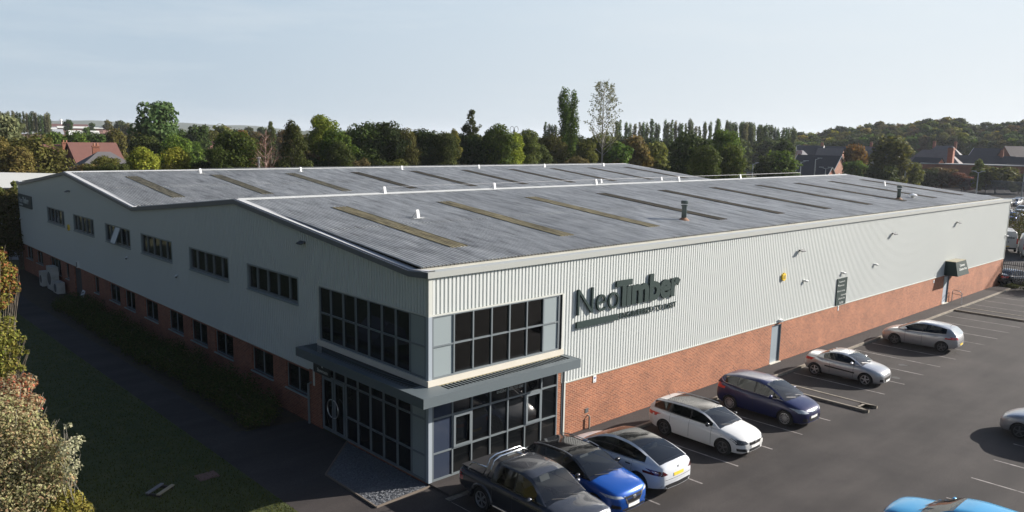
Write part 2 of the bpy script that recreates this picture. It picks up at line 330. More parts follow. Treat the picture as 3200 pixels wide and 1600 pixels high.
# flat corner, foot and head trims
M_ = MB(); M_.box(-.012, .15, -.012, .0, 5.93, EZ-.19); M_.box(-.012, 0, 0, .12, 5.93, EZ-.19)
M_.box(-.02, 6.42, -.022, .02, 5.9, 5.955); M_.box(-.022, .02, -.02, 7.12, 5.9, 5.955)
M_.box(6.385, 6.47, -.02, .02, 3.53, 5.9); M_.box(6.6, L+.02, -.03, .02, CZ, CZ+.045); M_.box(-.03, .02, 8.05, W, CZ, CZ+.045)
M_.box(6.6, 6.68, -.028, .0, .1, CZ); M_.box(L-.02, L+.04, -.03, .02, CZ, EZ-.18); M_.box(-.02, .02, 7.1, 7.2, 3.5, 5.9)
M_.box(-.022, .03, 7.62, 7.72, 1.7, CZ+.05); M_.build('cladding_trim', CLADT, ware)
def brickwall(name, u0, u1, z0, z1, plane, axis, holes, m, th=.2):
    M_ = MB(); us = sorted({u0, u1, *[q for h in holes for q in h[:2]]})
    for a, c in zip(us[:-1], us[1:]):
        mid = (a+c)/2; cur = z0
        for h in sorted([h for h in holes if h[0] < mid < h[1]], key=lambda h: h[2])+[(0, 0, z1, z1)]:
            if h[2]-cur > .01:
                if axis == 'x': M_.box(a, c, plane, plane+th, cur, h[2])
                else: M_.box(plane, plane+th, a, c, cur, h[2])
            cur = h[3]
    return M_.build(name, m, ware)
D1, D2 = (22.6, 23.62), (47.5, 48.6)
brickwall('brick_plinth', 6.66, L-.03, 0, CZ, .012, 'x', [(D1[0], D1[1], 0, 2.2), (D2[0], D2[1], 0, 2.25)], BRX)
brickwall('brick_pier', 6.26, 6.5, 0, 3.2, .02, 'x', [], BRX); brickwall('brick_upstand', 0.0, 6.25, -.02, .1, .0, 'x', [], BRX)
GW = [(8.07, 10.05, 1.09), (11.25, 13.3, 1.09), (15.3, 17.34, 1.09), (18.3, 20.3, 1.1), (21.4, 23.4, 1.1), (25.05, 27.1, 1.1), (28.75, 30.55, 1.1), (31.45, 33.4, 1.1), (35.6, 36.55, 1.1),
      (42.4, 43.2, 1.1), (44.45, 47.3, 1.1), (49.5, 51.4, 1.2), (52.6, 54.55, 1.2)]
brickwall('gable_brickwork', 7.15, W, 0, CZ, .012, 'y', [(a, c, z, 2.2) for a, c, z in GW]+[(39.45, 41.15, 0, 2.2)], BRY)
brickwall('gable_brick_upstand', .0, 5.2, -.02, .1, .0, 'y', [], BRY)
for a, c, z in GW:                            # ground-floor gable windows
    fr = MB(); n = 1 if c-a < 1.2 else (3 if c-a > 2.5 else 2)
    fr.box(.09, .15, a, c, z, z+.05); fr.box(.09, .15, a, c, 2.15, 2.2)
    for i in range(n+1):
        y = a+(c-a)*i/n; fr.box(.085, .15, max(a, y-.03), min(c, y+.03), z+.05, 2.15)
    f_ = fr.build('window', FRAME, ware); gl = MB(); gl.box(.115, .13, a+.02, c-.02, z+.03, 2.18); gl.build('pane', GLASS, f_)
    sl = MB(); sl.box(-.06, .1, a-.04, c+.04, z-.05, z); sl.build('sill', PANEL, f_)
for k, (a, c) in enumerate(UPW):              # first-floor gable windows: five lights each, a few pale blinds behind
    fr = MB(); fr.box(.03, .14, a, c, WZ0, WZ0+.09); fr.box(.03, .14, a, c, WZ1-.05, WZ1); e = [0, .17, .39, .6, .82, 1]
    for i, t in enumerate(e):
        y = a+(c-a)*t; fr.box(.035, .14, max(a, y-.035), min(c, y+.035), WZ0+.09, WZ1-.05)
    f_ = fr.build('window', FRAME, ware); gl = MB(); gl.box(.1, .108, a+.02, c-.02, WZ0+.03, WZ1-.03); gl.build('pane', CLEAR, f_)
    sl = MB(); sl.box(-.07, .04, a-.06, c+.06, WZ0-.06, WZ0); sl.box(-.02, .04, a-.07, a, WZ0, WZ1+.05); sl.box(-.02, .04, c, c+.07, WZ0, WZ1+.05); sl.box(-.02, .04, a, c, WZ1, WZ1+.05); sl.build('window_surround', PANEL, f_)
    bk = MB(); bk.box(.75, .8, a-.3, c+.3, WZ0-.3, WZ1+.3); bk.build('dark_backing', DARK, f_)
    bl = MB()
    for i in range(5):
        y0 = a+(c-a)*e[i]+.05; y1 = a+(c-a)*e[i+1]-.05; hh = [.28, .1, .35, .3, .22][(i*3+k) % 5]
        bl.box(.16, .17, y0, y1, WZ1-.06-hh, WZ1-.05)
    bl.build('blind', WBLIND, f_)
    if k == 2:                                # the one tilted open
        ow = MB(); y0, y1 = a+(c-a)*.39, a+(c-a)*.6; ow.quad((.03, y0, WZ1-.06), (.03, y1, WZ1-.06), (-.33, y1, WZ0+.12), (-.33, y0, WZ0+.12)); ow.build('open_pane', mat('pale_glass', (.6, .6, .56), .1), f_)
        ow = MB(); [ow.tube([(.03, y, WZ1-.06), (-.33, y, WZ0+.12)], .03, 4) for y in (y0, y1)]; ow.tube([(-.33, y0, WZ0+.12), (-.33, y1, WZ0+.12)], .03, 4); ow.build('open_frame', FRAME, f_)
# curtain walling round the corner
def screen(name, axis, ends, mull, z0, z1, trans, panels, clear=False, opens=(), blinds=(), doors=None):
    def B(M, a, c, d0, d1, za, zb):
        M.box(a, c, d0, d1, za, zb) if axis == 'x' else M.box(d0, d1, a, c, za, zb)
    fr = MB(); B(fr, ends[0], ends[1], -.02, .06, z0, z0+.07); B(fr, ends[0], ends[1], -.02, .06, z1-.05, z1)
    for u in [ends[0]+.035, *mull, ends[1]-.035]: B(fr, u-.03, u+.03, -.03, .06, z0+.07, z1-.05)
    cuts = [ends[0]+.07, *mull, ends[1]-.07]
    for t in trans:
        for a, c in zip(cuts[:-1], cuts[1:]):
            if doors and doors[0] < (a+c)/2 < doors[1] and t < 2: continue
            B(fr, a+(.03 if a in mull else 0), c-(.03 if c in mull else 0), -.025, .055, t-.028, t+.028)
    for a, c, za, zb in opens:
        for q in ((a, a+.09), (c-.09, c)): B(fr, *q, -.06, -.031, za, zb)
        for q in ((za, za+.09), (zb-.09, zb)): B(fr, a+.09, c-.09, -.06, -.031, *q)
    f_ = fr.build(name, FRAME, ware)
    gl = MB(); B(gl, ends[0]+.03, ends[1]-.03, .03, .04, z0+.03, z1-.03); gl.build('glass', CLEAR if clear else GLASS, f_)
    for a, c, za, zb in panels: pn = MB(); B(pn, a, c, .01, .028, za, zb); pn.build('infill_panel', PANEL, f_)
    if clear:
        bk = MB(); B(bk, ends[0]+.1, ends[1]-.05, 1.2, 1.25, z0-.2, z1+.2); bk.build('dark_backing', DARK, f_)
    if blinds:
        bl = MB()
        for a, c, za, zb in blinds: B(bl, a, c, .1, .11, za, zb)
        bl.build('blind', BLIND, f_)
    return f_
mx_ = [1.06, 1.91, 2.77, 3.63, 4.5, 5.36]
fu = screen('upper_window_screen', 'x', (.12, 6.22), mx_, 3.74, 5.91, [4.86], [(.18, 1.03, 3.81, 5.86), (5.39, 6.15, 3.81, 5.86)], True,
            blinds=[(x+.04, x+.5, 4.9, 5.72) for x in (1.06, 1.91, 2.77, 3.63)]+[(3.7, 4.45, 4.1, 4.8)])
ml_ = [1.01, 1.88, 2.75, 3.61, 4.49, 5.35]
fl = screen('lower_window_screen', 'x', (.12, 6.24), ml_, .1, 3.22, [1.09, 2.33], [], False, [(1.04, 1.85, 1.12, 2.3), (4.52, 5.32, 1.12, 2.3)])
pn = MB(); pn.box(.18, .98, .01, .028, .17, 1.06); pn.box(.18, .98, .01, .028, 1.12, 2.3); pn.box(.18, .98, .01, .028, 2.36, 3.17); pn.build('infill_panel', mat('blue_grey_panel', (.035, .045, .07), .12), fl)
my_ = [1.03, 1.88, 2.74, 3.59, 4.45, 5.32, 6.22]
gu = screen('gable_window_screen', 'y', (.12, 7.08), my_, 3.74, 5.91, [4.86], [(.18, 1.0, 3.81, 5.86)])
ml2 = [.97, 1.83, 2.68, 3.54, 4.4, 5.25, 6.08]
gd = screen('entrance_screen', 'y', (.12, 7.0), ml2, .1, 3.22, [1.04, 2.33], [(.18, .94, .17, 3.17)], False, doors=(5.25, 7.0))
for y0, y1 in ((5.3, 6.03), (6.13, 6.9)):
    d_ = MB(); d_.box(-.05, -.031, y0, y0+.09, .12, 2.3); d_.box(-.05, -.031, y1-.09, y1, .12, 2.3); d_.box(-.05, -.031, y0+.09, y1-.09, 2.2, 2.3); d_.box(-.05, -.031, y0+.09, y1-.09, .12, .25); dd = d_.build('entrance_door', FRAME, ware)
    h_ = MB(); yc = y1-.02 if y0 < 6 else y0+.02; sg = -1 if y0 < 6 else 1
    h_.tube([(-.1, yc+sg*.33*math.sin(a), 1.15+.36*math.cos(a)) for a in np.linspace(.0, math.pi, 12)], .022, 6); h_.build('handle', mat('brushed_steel', (.45, .46, .47), .3, 1), dd)
b = MB(); b.box(-.03, .12, -.03, .12, .1, 3.2); b.box(-.03, .12, -.03, .12, 3.74, 5.9); b.build('corner_post', mat('pale_corner_post', (.33, .37, .41), .35), ware)
b = MB(); b.box(-.09, 6.45, -.09, 0, 3.53, 3.735); b.box(-.09, 0, 0, 7.2, 3.53, 3.735); b.build('window_sill_band', TRIMW, ware)
b = MB(); b.box(6.22, 6.4, .1, .16, 3.5, 5.92); b.box(6.24, 6.27, -.01, .1, 3.5, 5.9); b.box(6.5, 6.6, .0, .1, .1, 3.4); b.build('reveal', mat('dark_reveal', (.05, .06, .07), .5), ware)
# canopy
b = MB(); b.box(-.92, 6.5, -.95, -.9, 3.19, 3.53); b.box(-.92, -.87, -.9, 7.4, 3.19, 3.53); b.box(6.45, 6.5, -.9, -.012, 3.19, 3.53); b.box(-.87, 0, 7.35, 7.4, 3.19, 3.53)
b.box(-.87, 6.45, -.9, -.62, 3.5, 3.526); b.box(-.87, -.62, -.62, 7.35, 3.5, 3.526); b.box(-.62, .35, -.62, -.1, 3.5, 3.526); b.box(-.62, -.1, -.1, .3, 3.5, 3.526); b.box(6.25, 6.45, -.62, -.02, 3.5, 3.526)
b.box(-.9, 6.45, -.9, -.1, 3.2, 3.22); b.box(-.9, -.1, -.1, 7.35, 3.2, 3.22)
can = b.build('canopy', FASC, ware)
b = MB(); x = .45
while x < 6.22: b.add([(x, -.61, 3.505), (x+.02, -.61, 3.515), (x+.02, -.12, 3.515), (x, -.12, 3.505), (x+.012, -.61, 3.43), (x+.012, -.12, 3.43)], [(0, 1, 2, 3), (0, 4, 5, 3), (1, 4, 5, 2)]); b.box(x, x+.05, -.61, -.12, 3.515, 3.523); x += .165
b.build('louvre', FASC, can)
b = MB(); y = .4
while y < 7.3: b.box(-.61, -.12, y, y+.05, 3.515, 3.523); y += .165
b.build('louvre', FASC, can)
b = MB(); b.box(.3, 6.3, -.12, -.02, 3.5, 3.524); b.build('flashing', mat('mossy_flashing', (.2, .17, .08), .9, noise=(5, .8, (.32, .28, .16))), can)
b = MB(); b.box(.3, 6.3, -.62, -.12, 3.225, 3.24); b.box(-.62, -.12, .3, 7.3, 3.225, 3.24); b.build('louvre_gap_backing', mat('louvre_gap_shade', (.02, .025, .035), .6), can)  # added dark sheet; shade of the louvre gaps put into its colour
# fascias, gutter, verge
b = MB(); b.box(-.09, L+.09, -.09, -.02, EZ-.2, EZ); b.box(-.09, L+.09, -.02, .3, EZ-.02, EZ+.0); b.build('front_fascia', mat('pale_fascia', (.36, .37, .35), .4), ware)
b = MB(); b.box(0, L, .3, .42, EZ-.12, EZ-.02); b.box(.2, L, .42, .9, 7.36, 7.4); b.build('gutter', mat('cream_gutter', (.55, .53, .45), .55, noise=(2, .7, (.4, .38, .3))), ware)
yk = [0, 1.0, RY1, VY, RY2, W-1.0, W]
def strip(M, x0, x1, zoff0, zoff1, m=0):
    for y0, y1 in zip(yk[:-1], yk[1:]):
        a, c = prof(y0), prof(y1); M.add([(x0, y0, a+zoff0), (x1, y0, a+zoff0), (x1, y0, a+zoff1), (x0, y0, a+zoff1), (x0, y1, c+zoff0), (x1, y1, c+zoff0), (x1, y1, c+zoff1), (x0, y1, c+zoff1)],
            [(0, 1, 5, 4), (3, 7, 6, 2), (0, 4, 7, 3), (1, 2, 6, 5)], m)
for a_, c_ in ((-.1, -.01), (L+.01, L+.1)): b = MB(); strip(b, a_, c_, -.2, 0); b.build('gable_fascia', mat('shade_toned_fascia', (.11, .122, .145), .45), ware)  # front fascia's grey, darkened in colour to carry the gable's shade
for a_, c_ in ((-.01, .27), (L-.27, L+.01)): b = MB(); strip(b, a_, c_, -.03, .035); b.build('verge_capping', mat('pale_capping', (.5, .5, .5), .5, noise=(1.2, .5, (.42, .42, .41))), ware)
# roof sheets (corrugated fibre cement), each slope in two lapped tiers
RF = bpy.data.materials.new('weathered_fibre_cement'); RF.use_nodes = True; pb = RF.node_tree.nodes['Principled BSDF']; pb.inputs['Roughness'].default_value = .82
tc = N(RF, 'ShaderNodeTexCoord'); sp = N(RF, 'ShaderNodeSeparateXYZ'); LK(RF, tc.outputs['Object'], sp.inputs[0])
mp = N(RF, 'ShaderNodeMapping'); mp.inputs['Scale'].default_value = (1.6, .3, 1); LK(RF, tc.outputs['Object'], mp.inputs[0])
ns = N(RF, 'ShaderNodeTexNoise'); ns.inputs['Scale'].default_value = 1.5; ns.inputs['Detail'].default_value = 7; ns.inputs['Roughness'].default_value = .7; LK(RF, mp.outputs[0], ns.inputs['Vector'])
nb = N(RF, 'ShaderNodeTexNoise'); nb.inputs['Scale'].default_value = .12; nb.inputs['Detail'].default_value = 4; LK(RF, tc.outputs['Object'], nb.inputs['Vector'])
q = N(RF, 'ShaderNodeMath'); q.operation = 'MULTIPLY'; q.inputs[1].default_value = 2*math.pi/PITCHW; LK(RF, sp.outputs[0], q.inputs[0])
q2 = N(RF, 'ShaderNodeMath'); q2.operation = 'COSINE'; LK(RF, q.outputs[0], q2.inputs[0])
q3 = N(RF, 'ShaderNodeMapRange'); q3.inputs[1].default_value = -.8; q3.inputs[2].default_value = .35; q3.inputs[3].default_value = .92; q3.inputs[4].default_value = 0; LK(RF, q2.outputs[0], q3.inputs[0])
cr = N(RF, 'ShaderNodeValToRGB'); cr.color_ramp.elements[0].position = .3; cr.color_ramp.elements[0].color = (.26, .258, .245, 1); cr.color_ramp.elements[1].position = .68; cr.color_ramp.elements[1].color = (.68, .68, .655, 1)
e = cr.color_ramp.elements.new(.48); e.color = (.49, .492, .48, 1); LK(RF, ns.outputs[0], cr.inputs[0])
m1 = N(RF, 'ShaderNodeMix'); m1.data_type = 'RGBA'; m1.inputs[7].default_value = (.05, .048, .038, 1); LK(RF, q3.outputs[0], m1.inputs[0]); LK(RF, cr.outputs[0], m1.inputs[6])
m2 = N(RF, 'ShaderNodeMix'); m2.data_type = 'RGBA'; m2.blend_type = 'MULTIPLY'; m2.inputs[0].default_value = .8
mr = N(RF, 'ShaderNodeMapRange'); mr.inputs[1].default_value = .35; mr.inputs[2].default_value = .65; mr.inputs[3].default_value = .9; mr.inputs[4].default_value = 1.12; LK(RF, nb.outputs[0], mr.inputs[0])
LK(RF, m1.outputs[2], m2.inputs[6]); LK(RF, mr.outputs[0], m2.inputs[7]); LK(RF, m2.outputs[2], pb.inputs['Base Color'])
SKY = bpy.data.materials.new('mossy_rooflight'); SKY.use_nodes = True; sb = SKY.node_tree.nodes['Principled BSDF']; sb.inputs['Roughness'].default_value = .85
tcs = N(SKY, 'ShaderNodeTexCoord'); mps = N(SKY, 'ShaderNodeMapping'); mps.inputs['Scale'].default_value = (5, .7, 1); LK(SKY, tcs.outputs['Object'], mps.inputs[0])
nss = N(SKY, 'ShaderNodeTexNoise'); nss.inputs['Scale'].default_value = 1.6; nss.inputs['Detail'].default_value = 6; LK(SKY, mps.outputs[0], nss.inputs['Vector'])
oi = N(SKY, 'ShaderNodeObjectInfo'); ms = N(SKY, 'ShaderNodeMix'); ms.data_type = 'RGBA'; ms.blend_type = 'MULTIPLY'; ms.inputs[0].default_value = 1
mrs = N(SKY, 'ShaderNodeMapRange'); mrs.inputs[1].default_value = .3; mrs.inputs[2].default_value = .7; mrs.inputs[3].default_value = .55; mrs.inputs[4].default_value = 1.5
LK(SKY, nss.outputs[0], mrs.inputs[0]); LK(SKY, oi.outputs['Color'], ms.inputs[6]); LK(SKY, mrs.outputs[0], ms.inputs[7]); LK(SKY, ms.outputs[2], sb.inputs['Base Color'])
def corrug(M, x0, x1, ya, yb, za, zb, lift=0.0, amp=.030, sub=8):
    n = int(round((x1-x0)/(PITCHW/sub))); xs_ = np.linspace(x0, x1, n+1); h = amp*np.cos(2*math.pi*xs_/PITCHW)+lift
    vs = [(x, ya, za+d) for x, d in zip(xs_, h)]+[(x, yb, zb+d) for x, d in zip(xs_, h)]
    M.add(vs, [(i, i+1, n+2+i, n+1+i) for i in range(n)]); vs = [(x, ya, za+d) for x, d in zip(xs_, h)]+[(x, ya, za+d-.014) for x, d in zip(xs_, h)]
    M.add(vs, [(n+1+i, n+2+i, i+1, i) for i in range(n)])
def slope_z(y):
    return float(np.interp(y, [.68, RY1, VY, RY2, W-.68], [7.45, RZ-.02, VZ+.05, RZ-.02, 7.45]))
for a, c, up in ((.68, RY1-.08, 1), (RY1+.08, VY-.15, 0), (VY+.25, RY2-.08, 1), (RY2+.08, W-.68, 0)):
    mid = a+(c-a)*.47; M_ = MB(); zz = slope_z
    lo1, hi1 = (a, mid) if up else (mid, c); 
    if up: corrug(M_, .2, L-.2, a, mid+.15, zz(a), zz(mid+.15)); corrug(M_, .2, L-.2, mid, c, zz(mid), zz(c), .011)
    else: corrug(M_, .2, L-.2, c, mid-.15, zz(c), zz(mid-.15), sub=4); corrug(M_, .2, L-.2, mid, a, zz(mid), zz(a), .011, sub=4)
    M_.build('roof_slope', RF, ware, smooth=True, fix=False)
for k in range(10):
    for (ya, yb) in ((2.72, 11.4), (30.5, 39.15)):
        x0 = 3.07+6.04*k; x0 = round(x0/PITCHW)*PITCHW; x1 = x0+PITCHW*5; M_ = MB(); mid = (ya+yb)/2-.5
        corrug(M_, x0, x1, ya, mid+.1, slope_z(ya), slope_z(mid+.1), .018); corrug(M_, x0, x1, mid, yb, slope_z(mid), slope_z(yb), .03)
        o = M_.build('rooflight', SKY, ware, smooth=True, fix=False); yel = (ya < 10 and k < 3); o.color = (.38, .325, .2, 1) if yel else ((.27, .24, .165, 1) if k < 3 else (.15, .128, .088, 1))
        if yel: o['label'] = 'yellowed rooflight strip with dark moss'
RC = mat('ridge_capping_grey', (.46, .47, .46), .7, noise=(2, .6, (.33, .34, .33)))
for ry in (RY1, RY2):
    b = MB(); b.add([(.1, ry-.32, RZ-.012), (.1, ry, RZ+.055), (.1, ry+.32, RZ-.012), (L-.1, ry-.32, RZ-.012), (L-.1, ry, RZ+.055), (L-.1, ry+.32, RZ-.012)], [(0, 1, 4, 3), (1, 2, 5, 4)]); b.build('ridge_capping', RC, ware)
b = MB(); b.box(0, L, VY-.25, VY+.25, VZ-.06, VZ-.03); b.build('valley_gutter', RC, ware)
# metal door, side door, downpipe, vents
DG = mat('grey_steel_door', (.24, .28, .31), .45)
for k, (a, c) in enumerate((D1, D2)):
    b = MB(); b.box(a, c, .1, .15, .1 if k == 0 else .12, 2.2); d_ = b.build('door', DG if k == 0 else mat('pale_blue_door', (.36, .4, .46), .4), ware)
    b = MB(); b.box(a-.04, c+.04, -.08, .1, .09, .13); b.build('door_step', TRIMW, d_)
    b = MB(); b.box(a, a+.04, .02, .1, .13, 2.2); b.box(c-.04, c, .02, .1, .13, 2.2); b.box(a, c, .02, .1, 2.16, 2.2); b.build('door_frame', FRAME, d_)
    if k: b = MB(); b.box(a+.35, a+.75, .085, .099, 1.35, 2.0); b.build('door_window', mat('door_glass_pale', (.5, .56, .56), .1), d_)
b = MB(); b.box(.1, .14, 39.5, 41.1, .02, 2.18); b.build('door', mat('dark_plank_door', (.03, .03, .033), .6), ware)
b = MB(); b.tube([(-.08, 8.0, 0.02), (-.08, 8.0, 1.72), (-.04, 7.85, 1.8)], .05, 8); b.build('downpipe', FRAME, ware)
b = MB(); b.box(7.93, 8.12, -.01, .012, .78, .96); b.build('air_vent', mat('vent_grey', (.09, .09, .09), .6), ware)
b = MB(); b.tube([(8.1, -.09, .1), (8.1, -.09, .62), (8.1, .0, .66)], .035, 8); b.build('waste_pipe', mat('pale_pipe', (.3, .28, .24), .5), ware)
# ------------------------------------------------------------------ signs and fittings on the warehouse
SIGNG = mat('dark_green_sign', (.02, .036, .034), .75, spec=.2); WHITE = mat('white_sign', (.75, .75, .72), .5); WTXT = mat('white_lettering', (.5, .52, .5), .6)
t = thing('sign_letters', 'large dark green raised NeoTimber lettering on the pale front cladding', 'sign')
text_obj('Neo', 7.17, 9.70, 4.95, 5.99, .08, SIGNG, t, bold=-.012, at=-.03)
text_obj('T', 9.5, 10.52, 4.96, 6.07, .08, SIGNG, t, bold=.035, at=-.03)
text_obj('\u0131mber', 10.18, 13.93, 4.95, 6.13, .08, SIGNG, t, bold=.045, at=-.03)
text_obj('ENGINEERED TO LAST', 9.79, 13.76, 4.45, 4.69, .04, SIGNG, t, bold=.006, at=-.03)
b = MB(); b.box(7.15, 9.66, -.11, -.03, 4.44, 4.69); b.build('bar', SIGNG, t)
b = MB(); [b.box(x, x+.03, -.03, .0, z, z+.03) for x in (7.3, 8.2, 9.9, 11.2, 12.5, 13.6) for z in (5.1, 5.3)]; b.build('stand_off', FRAME, t)
t = thing('direction_board', 'tall dark green direction board with white words and arrows on the front cladding', 'sign')
b = MB(); b.box(29.79, 31.07, -.05, -.003, 2.34, 3.94); b.build('panel', SIGNG, t)
for s, x0, x1, z in (('Reception &', 30.0, 30.75, 3.68), ('Showroom', 30.0, 30.68, 3.47), ('Visitor Parking', 30.0, 30.85, 3.12), ('Customer', 30.35, 30.9, 2.88), ('Collection Point', 30.03, 30.9, 2.68), ('NeoTimber', 30.23, 30.75, 2.44)):
    text_obj(s, x0, x1, z, z+.11, .006, WTXT, t, at=-.05, bold=.0)
b = MB(); b.add([(29.85, -.057, 3.55), (29.95, -.057, 3.62), (29.95, -.057, 3.48)], [(0, 1, 2)]); b.add([(29.85, -.057, 3.19), (29.95, -.057, 3.26), (29.95, -.057, 3.12)], [(0, 1, 2)]); b.add([(31.03, -.057, 2.92), (30.94, -.057, 2.99), (30.94, -.057, 2.85)], [(0, 1, 2)]); b.box(30.23, 30.75, -.056, -.05, 2.405, 2.42)
b.build('arrow', WTXT, t)
def notice(x, z, ww, hh, label):
    t = thing('notice', label, 'notice'); b = MB(); b.box(x, x+ww, -.012, .011, z, z+hh); b.build('plate', WHITE, t)
    b = MB(); b.lathe([(.0, -.014), (ww*.3, -.014), (ww*.3, -.012)], (x+ww/2, 0, z+hh*.62), 1, 12); b.box(x+ww*.2, x+ww*.8, -.0135, -.012, z+hh*.12, z+hh*.22); b.build('symbol', mat('blue_symbol', (.12, .14, .3), .5), t)
notice(8.35, 1.98, .18, .3, 'small white notice on the brick just right of the corner glazing')
notice(30.2, 2.0, .12, .28, 'small white notice on the brick under the direction board')
notice(45.35, 1.95, .15, .22, 'small white notice on the brick left of the green door canopy')
# sign of the shaded end
t = thing('gable_sign', 'dark framed sign with white NeoTimber lettering high at the far end of the shaded gable', 'sign')
b = MB(); b.box(-.09, -.003, 51.35, 55.58, 5.42, 6.43); b.build('panel', mat('grey_green_board', (.05, .065, .065), .5), t)
text_obj('Neo', -55.2, -54.1, 5.75, 6.2, .012, WTXT, t, plane='side', at=-.09, bold=0.0); text_obj('Timber', -54.0, -52.1, 5.75, 6.25, .012, WTXT, t, plane='side', at=-.09, bold=.05)
b = MB(); b.box(-.1, -.09, 54.1, 55.2, 5.52, 5.66); b.build('strapline', WTXT, t)
t = thing('reception_sign', 'small dark Reception and Showroom sign hanging above the entrance door under the canopy', 'sign')
b = MB(); b.box(-.14, -.08, 6.2, 7.45, 2.38, 3.1); b.build('panel', mat('black_sign', (.012, .016, .016), .5), t)
for s, y0, y1, z in (('Reception', 6.35, 7.15, 2.86), ('&', 6.68, 6.8, 2.67), ('Showroom', 6.35, 7.15, 2.46)): text_obj(s, -y1, -y0, z, z+.15, .006, WTXT, t, plane='side', at=-.14, bold=.01)
t = thing('window_lettering', 'white NeoTimber wording behind the lower glazing at the top', 'sign')
text_obj('NeoTimber', 2.9, 4.5, 2.78, 3.02, .004, WTXT, t, at=.028, bold=.02); text_obj('ENGINEERED TO LAST', 3.1, 4.5, 2.62, 2.72, .004, WTXT, t, at=.028)
# door canopy (green box)
t = thing('door_hood', 'dark green box canopy lettered Customer Collection Point over the far side door', 'canopy')
x0, x1 = 47.3, 49.7
b = MB(); b.add([(x0, 0, 2.34), (x1, 0, 2.34), (x1, -.96, 2.34), (x0, -.96, 2.34), (x0+.02, 0, 3.37), (x1-.25, 0, 3.37), (x1-.25, -.72, 3.37), (x0+.02, -.72, 3.37)], [(0, 1, 2, 3), (0, 4, 5, 1), (1, 5, 6, 2), (2, 6, 7, 3), (3, 7, 4, 0)]); b.build('hood', SIGNG, t)
b = MB(); b.box(x0, x1-.23, -.74, -.0, 3.37, 3.4); b.build('hood_top', mat('lichen_grey', (.26, .26, .23), .9, noise=(3, .8, (.3, .25, .12))), t)
for s, z, a, c in (('Customer', 3.0, 48.0, 49.0), ('Collection Point', 2.72, 47.75, 49.3)):
    o = text_obj(s, a, c, z, z+.17, .01, WTXT, t, bold=.02, at=0.0)
    me = o.data; n = len(me.vertices); cc = np.empty(n*3); me.vertices.foreach_get('co', cc); cc = cc.reshape(-1, 3); cc[:, 1] += -.965+(cc[:, 2]-2.34)/1.03*.24; me.vertices.foreach_set('co', cc.ravel())
CAMW = mat('white_plastic', (.62, .62, .6), .4); BLK = mat('black_plastic', (.02, .02, .02), .4); LENS = mat('lamp_glass', (.3, .32, .33), .08)
def flood(p, side, label):
    t = thing('floodlight', label, 'floodlight', p, 0 if side == 'front' else R(-90), 'floodlights on the cladding')
    t.scale = (.68,)*3
    b = MB(); b.box(-.08, .08, -.03, 0, -.08, .08); b.tube([(0, -.02, 0), (0, -.14, .04)], .035, 6); b.tube([(-.2, -.14, .05), (.2, -.14, .05)], .02, 6); b.build('bracket', BLK, t)
    b = MB(); b.prism([(-.13, .11), (-.42, -.03), (-.4, -.08), (-.11, .04)], 0, -.3, .3); b.build('housing', mat('dark_grey_metal', (.05, .055, .06), .4), t)
    b = MB(); b.quad((-.26, -.13, .04), (.26, -.13, .04), (.26, -.39, -.085), (-.26, -.39, -.085)); b.build('lens', LENS, t)
    return t
flood((24.95, 0, 6.05), 'front', 'black floodlight on the front cladding nearest the lettering'); flood((37.15, 0, 6.12), 'front', 'black floodlight on the front cladding, middle one of three'); flood((48.85, 0, 6.15), 'front', 'black floodlight on the front cladding nearest the far end')
flood((0, 8.16, 7.5), 'side', 'black floodlight high on the shaded gable near the glazed corner'); flood((0, 40.8, 7.5), 'side', 'black floodlight under the far gable peak of the shaded side')
def camera_unit(p, side, label):
    t = thing('security_camera', label, 'camera', p, 0 if side == 'front' else R(-90), 'white security cameras on the walls')
    t.scale = (.75,)*3
    b = MB(); b.lathe([(0, 0), (.09, 0), (.09, -.05), (.05, -.09)], (0, 0, 0), 1, 12); b.build('base', CAMW, t)
    b = MB(); b.tube([(-.02, -.07, .0), (.08, -.13, -.02), (.3, -.2, -.06)], [.06, .09, .08], 10); b.build('body', CAMW, t)
    b = MB(); b.tube([(.3, -.2, -.06), (.315, -.205, -.063)], .06, 10); b.build('lens', BLK, t)
camera_unit((25.65, 0, 4.32), 'front', 'white security camera on the cladding beside the yellow alarm box'); camera_unit((30.3, 0, 4.28), 'front', 'white security camera right above the direction board')
camera_unit((34.75, 0, 4.36), 'front', 'white security camera between the direction board and the green hood'); camera_unit((61.0, 0, 4.3), 'front', 'white security camera at the far end of the front wall')
camera_unit((0, 29.6, 4.28), 'side', 'white security camera under the window with the open light'); camera_unit((0, 21.85, 4.26), 'side', 'white security camera on the gable nearest the entrance'); camera_unit((0, 55.3, 4.4), 'side', 'white security camera at the far corner of the gable')
def alarm(p, side, label):
    t = thing('alarm_box', label, 'alarm box', p, 0 if side == 'front' else R(-90))
    b = MB(); b.prism([(-.17, -.12), (.0, -.22), (.17, -.12), (.17, .14), (0, .22), (-.17, .14)], 1, -.1, 0); b.build('box', mat('yellow_plastic', (.75, .5, .03), .4), t)
    b = MB(); b.box(-.09, .09, -.112, -.1, -.1, .1); b.build('plate', mat('dull_plate', (.3, .22, .05), .5), t)
alarm((23.35, 0, 4.77), 'front', 'yellow alarm box on the sunlit front cladding'); alarm((0, 41.5, 4.93), 'side', 'yellow alarm box on the shaded gable between the two farthest windows')
t = thing('wall_lamp', 'small cream bulkhead lamp over the grey side door', 'lamp', (23.35, 0, 2.4)); b = MB(); b.box(-.15, .15, -.13, 0, -.08, .08); b.build('lamp_body', CAMW, t); b = MB(); b.box(-.12, .12, -.16, -.13, -.05, .05); b.build('diffuser', LENS, t)
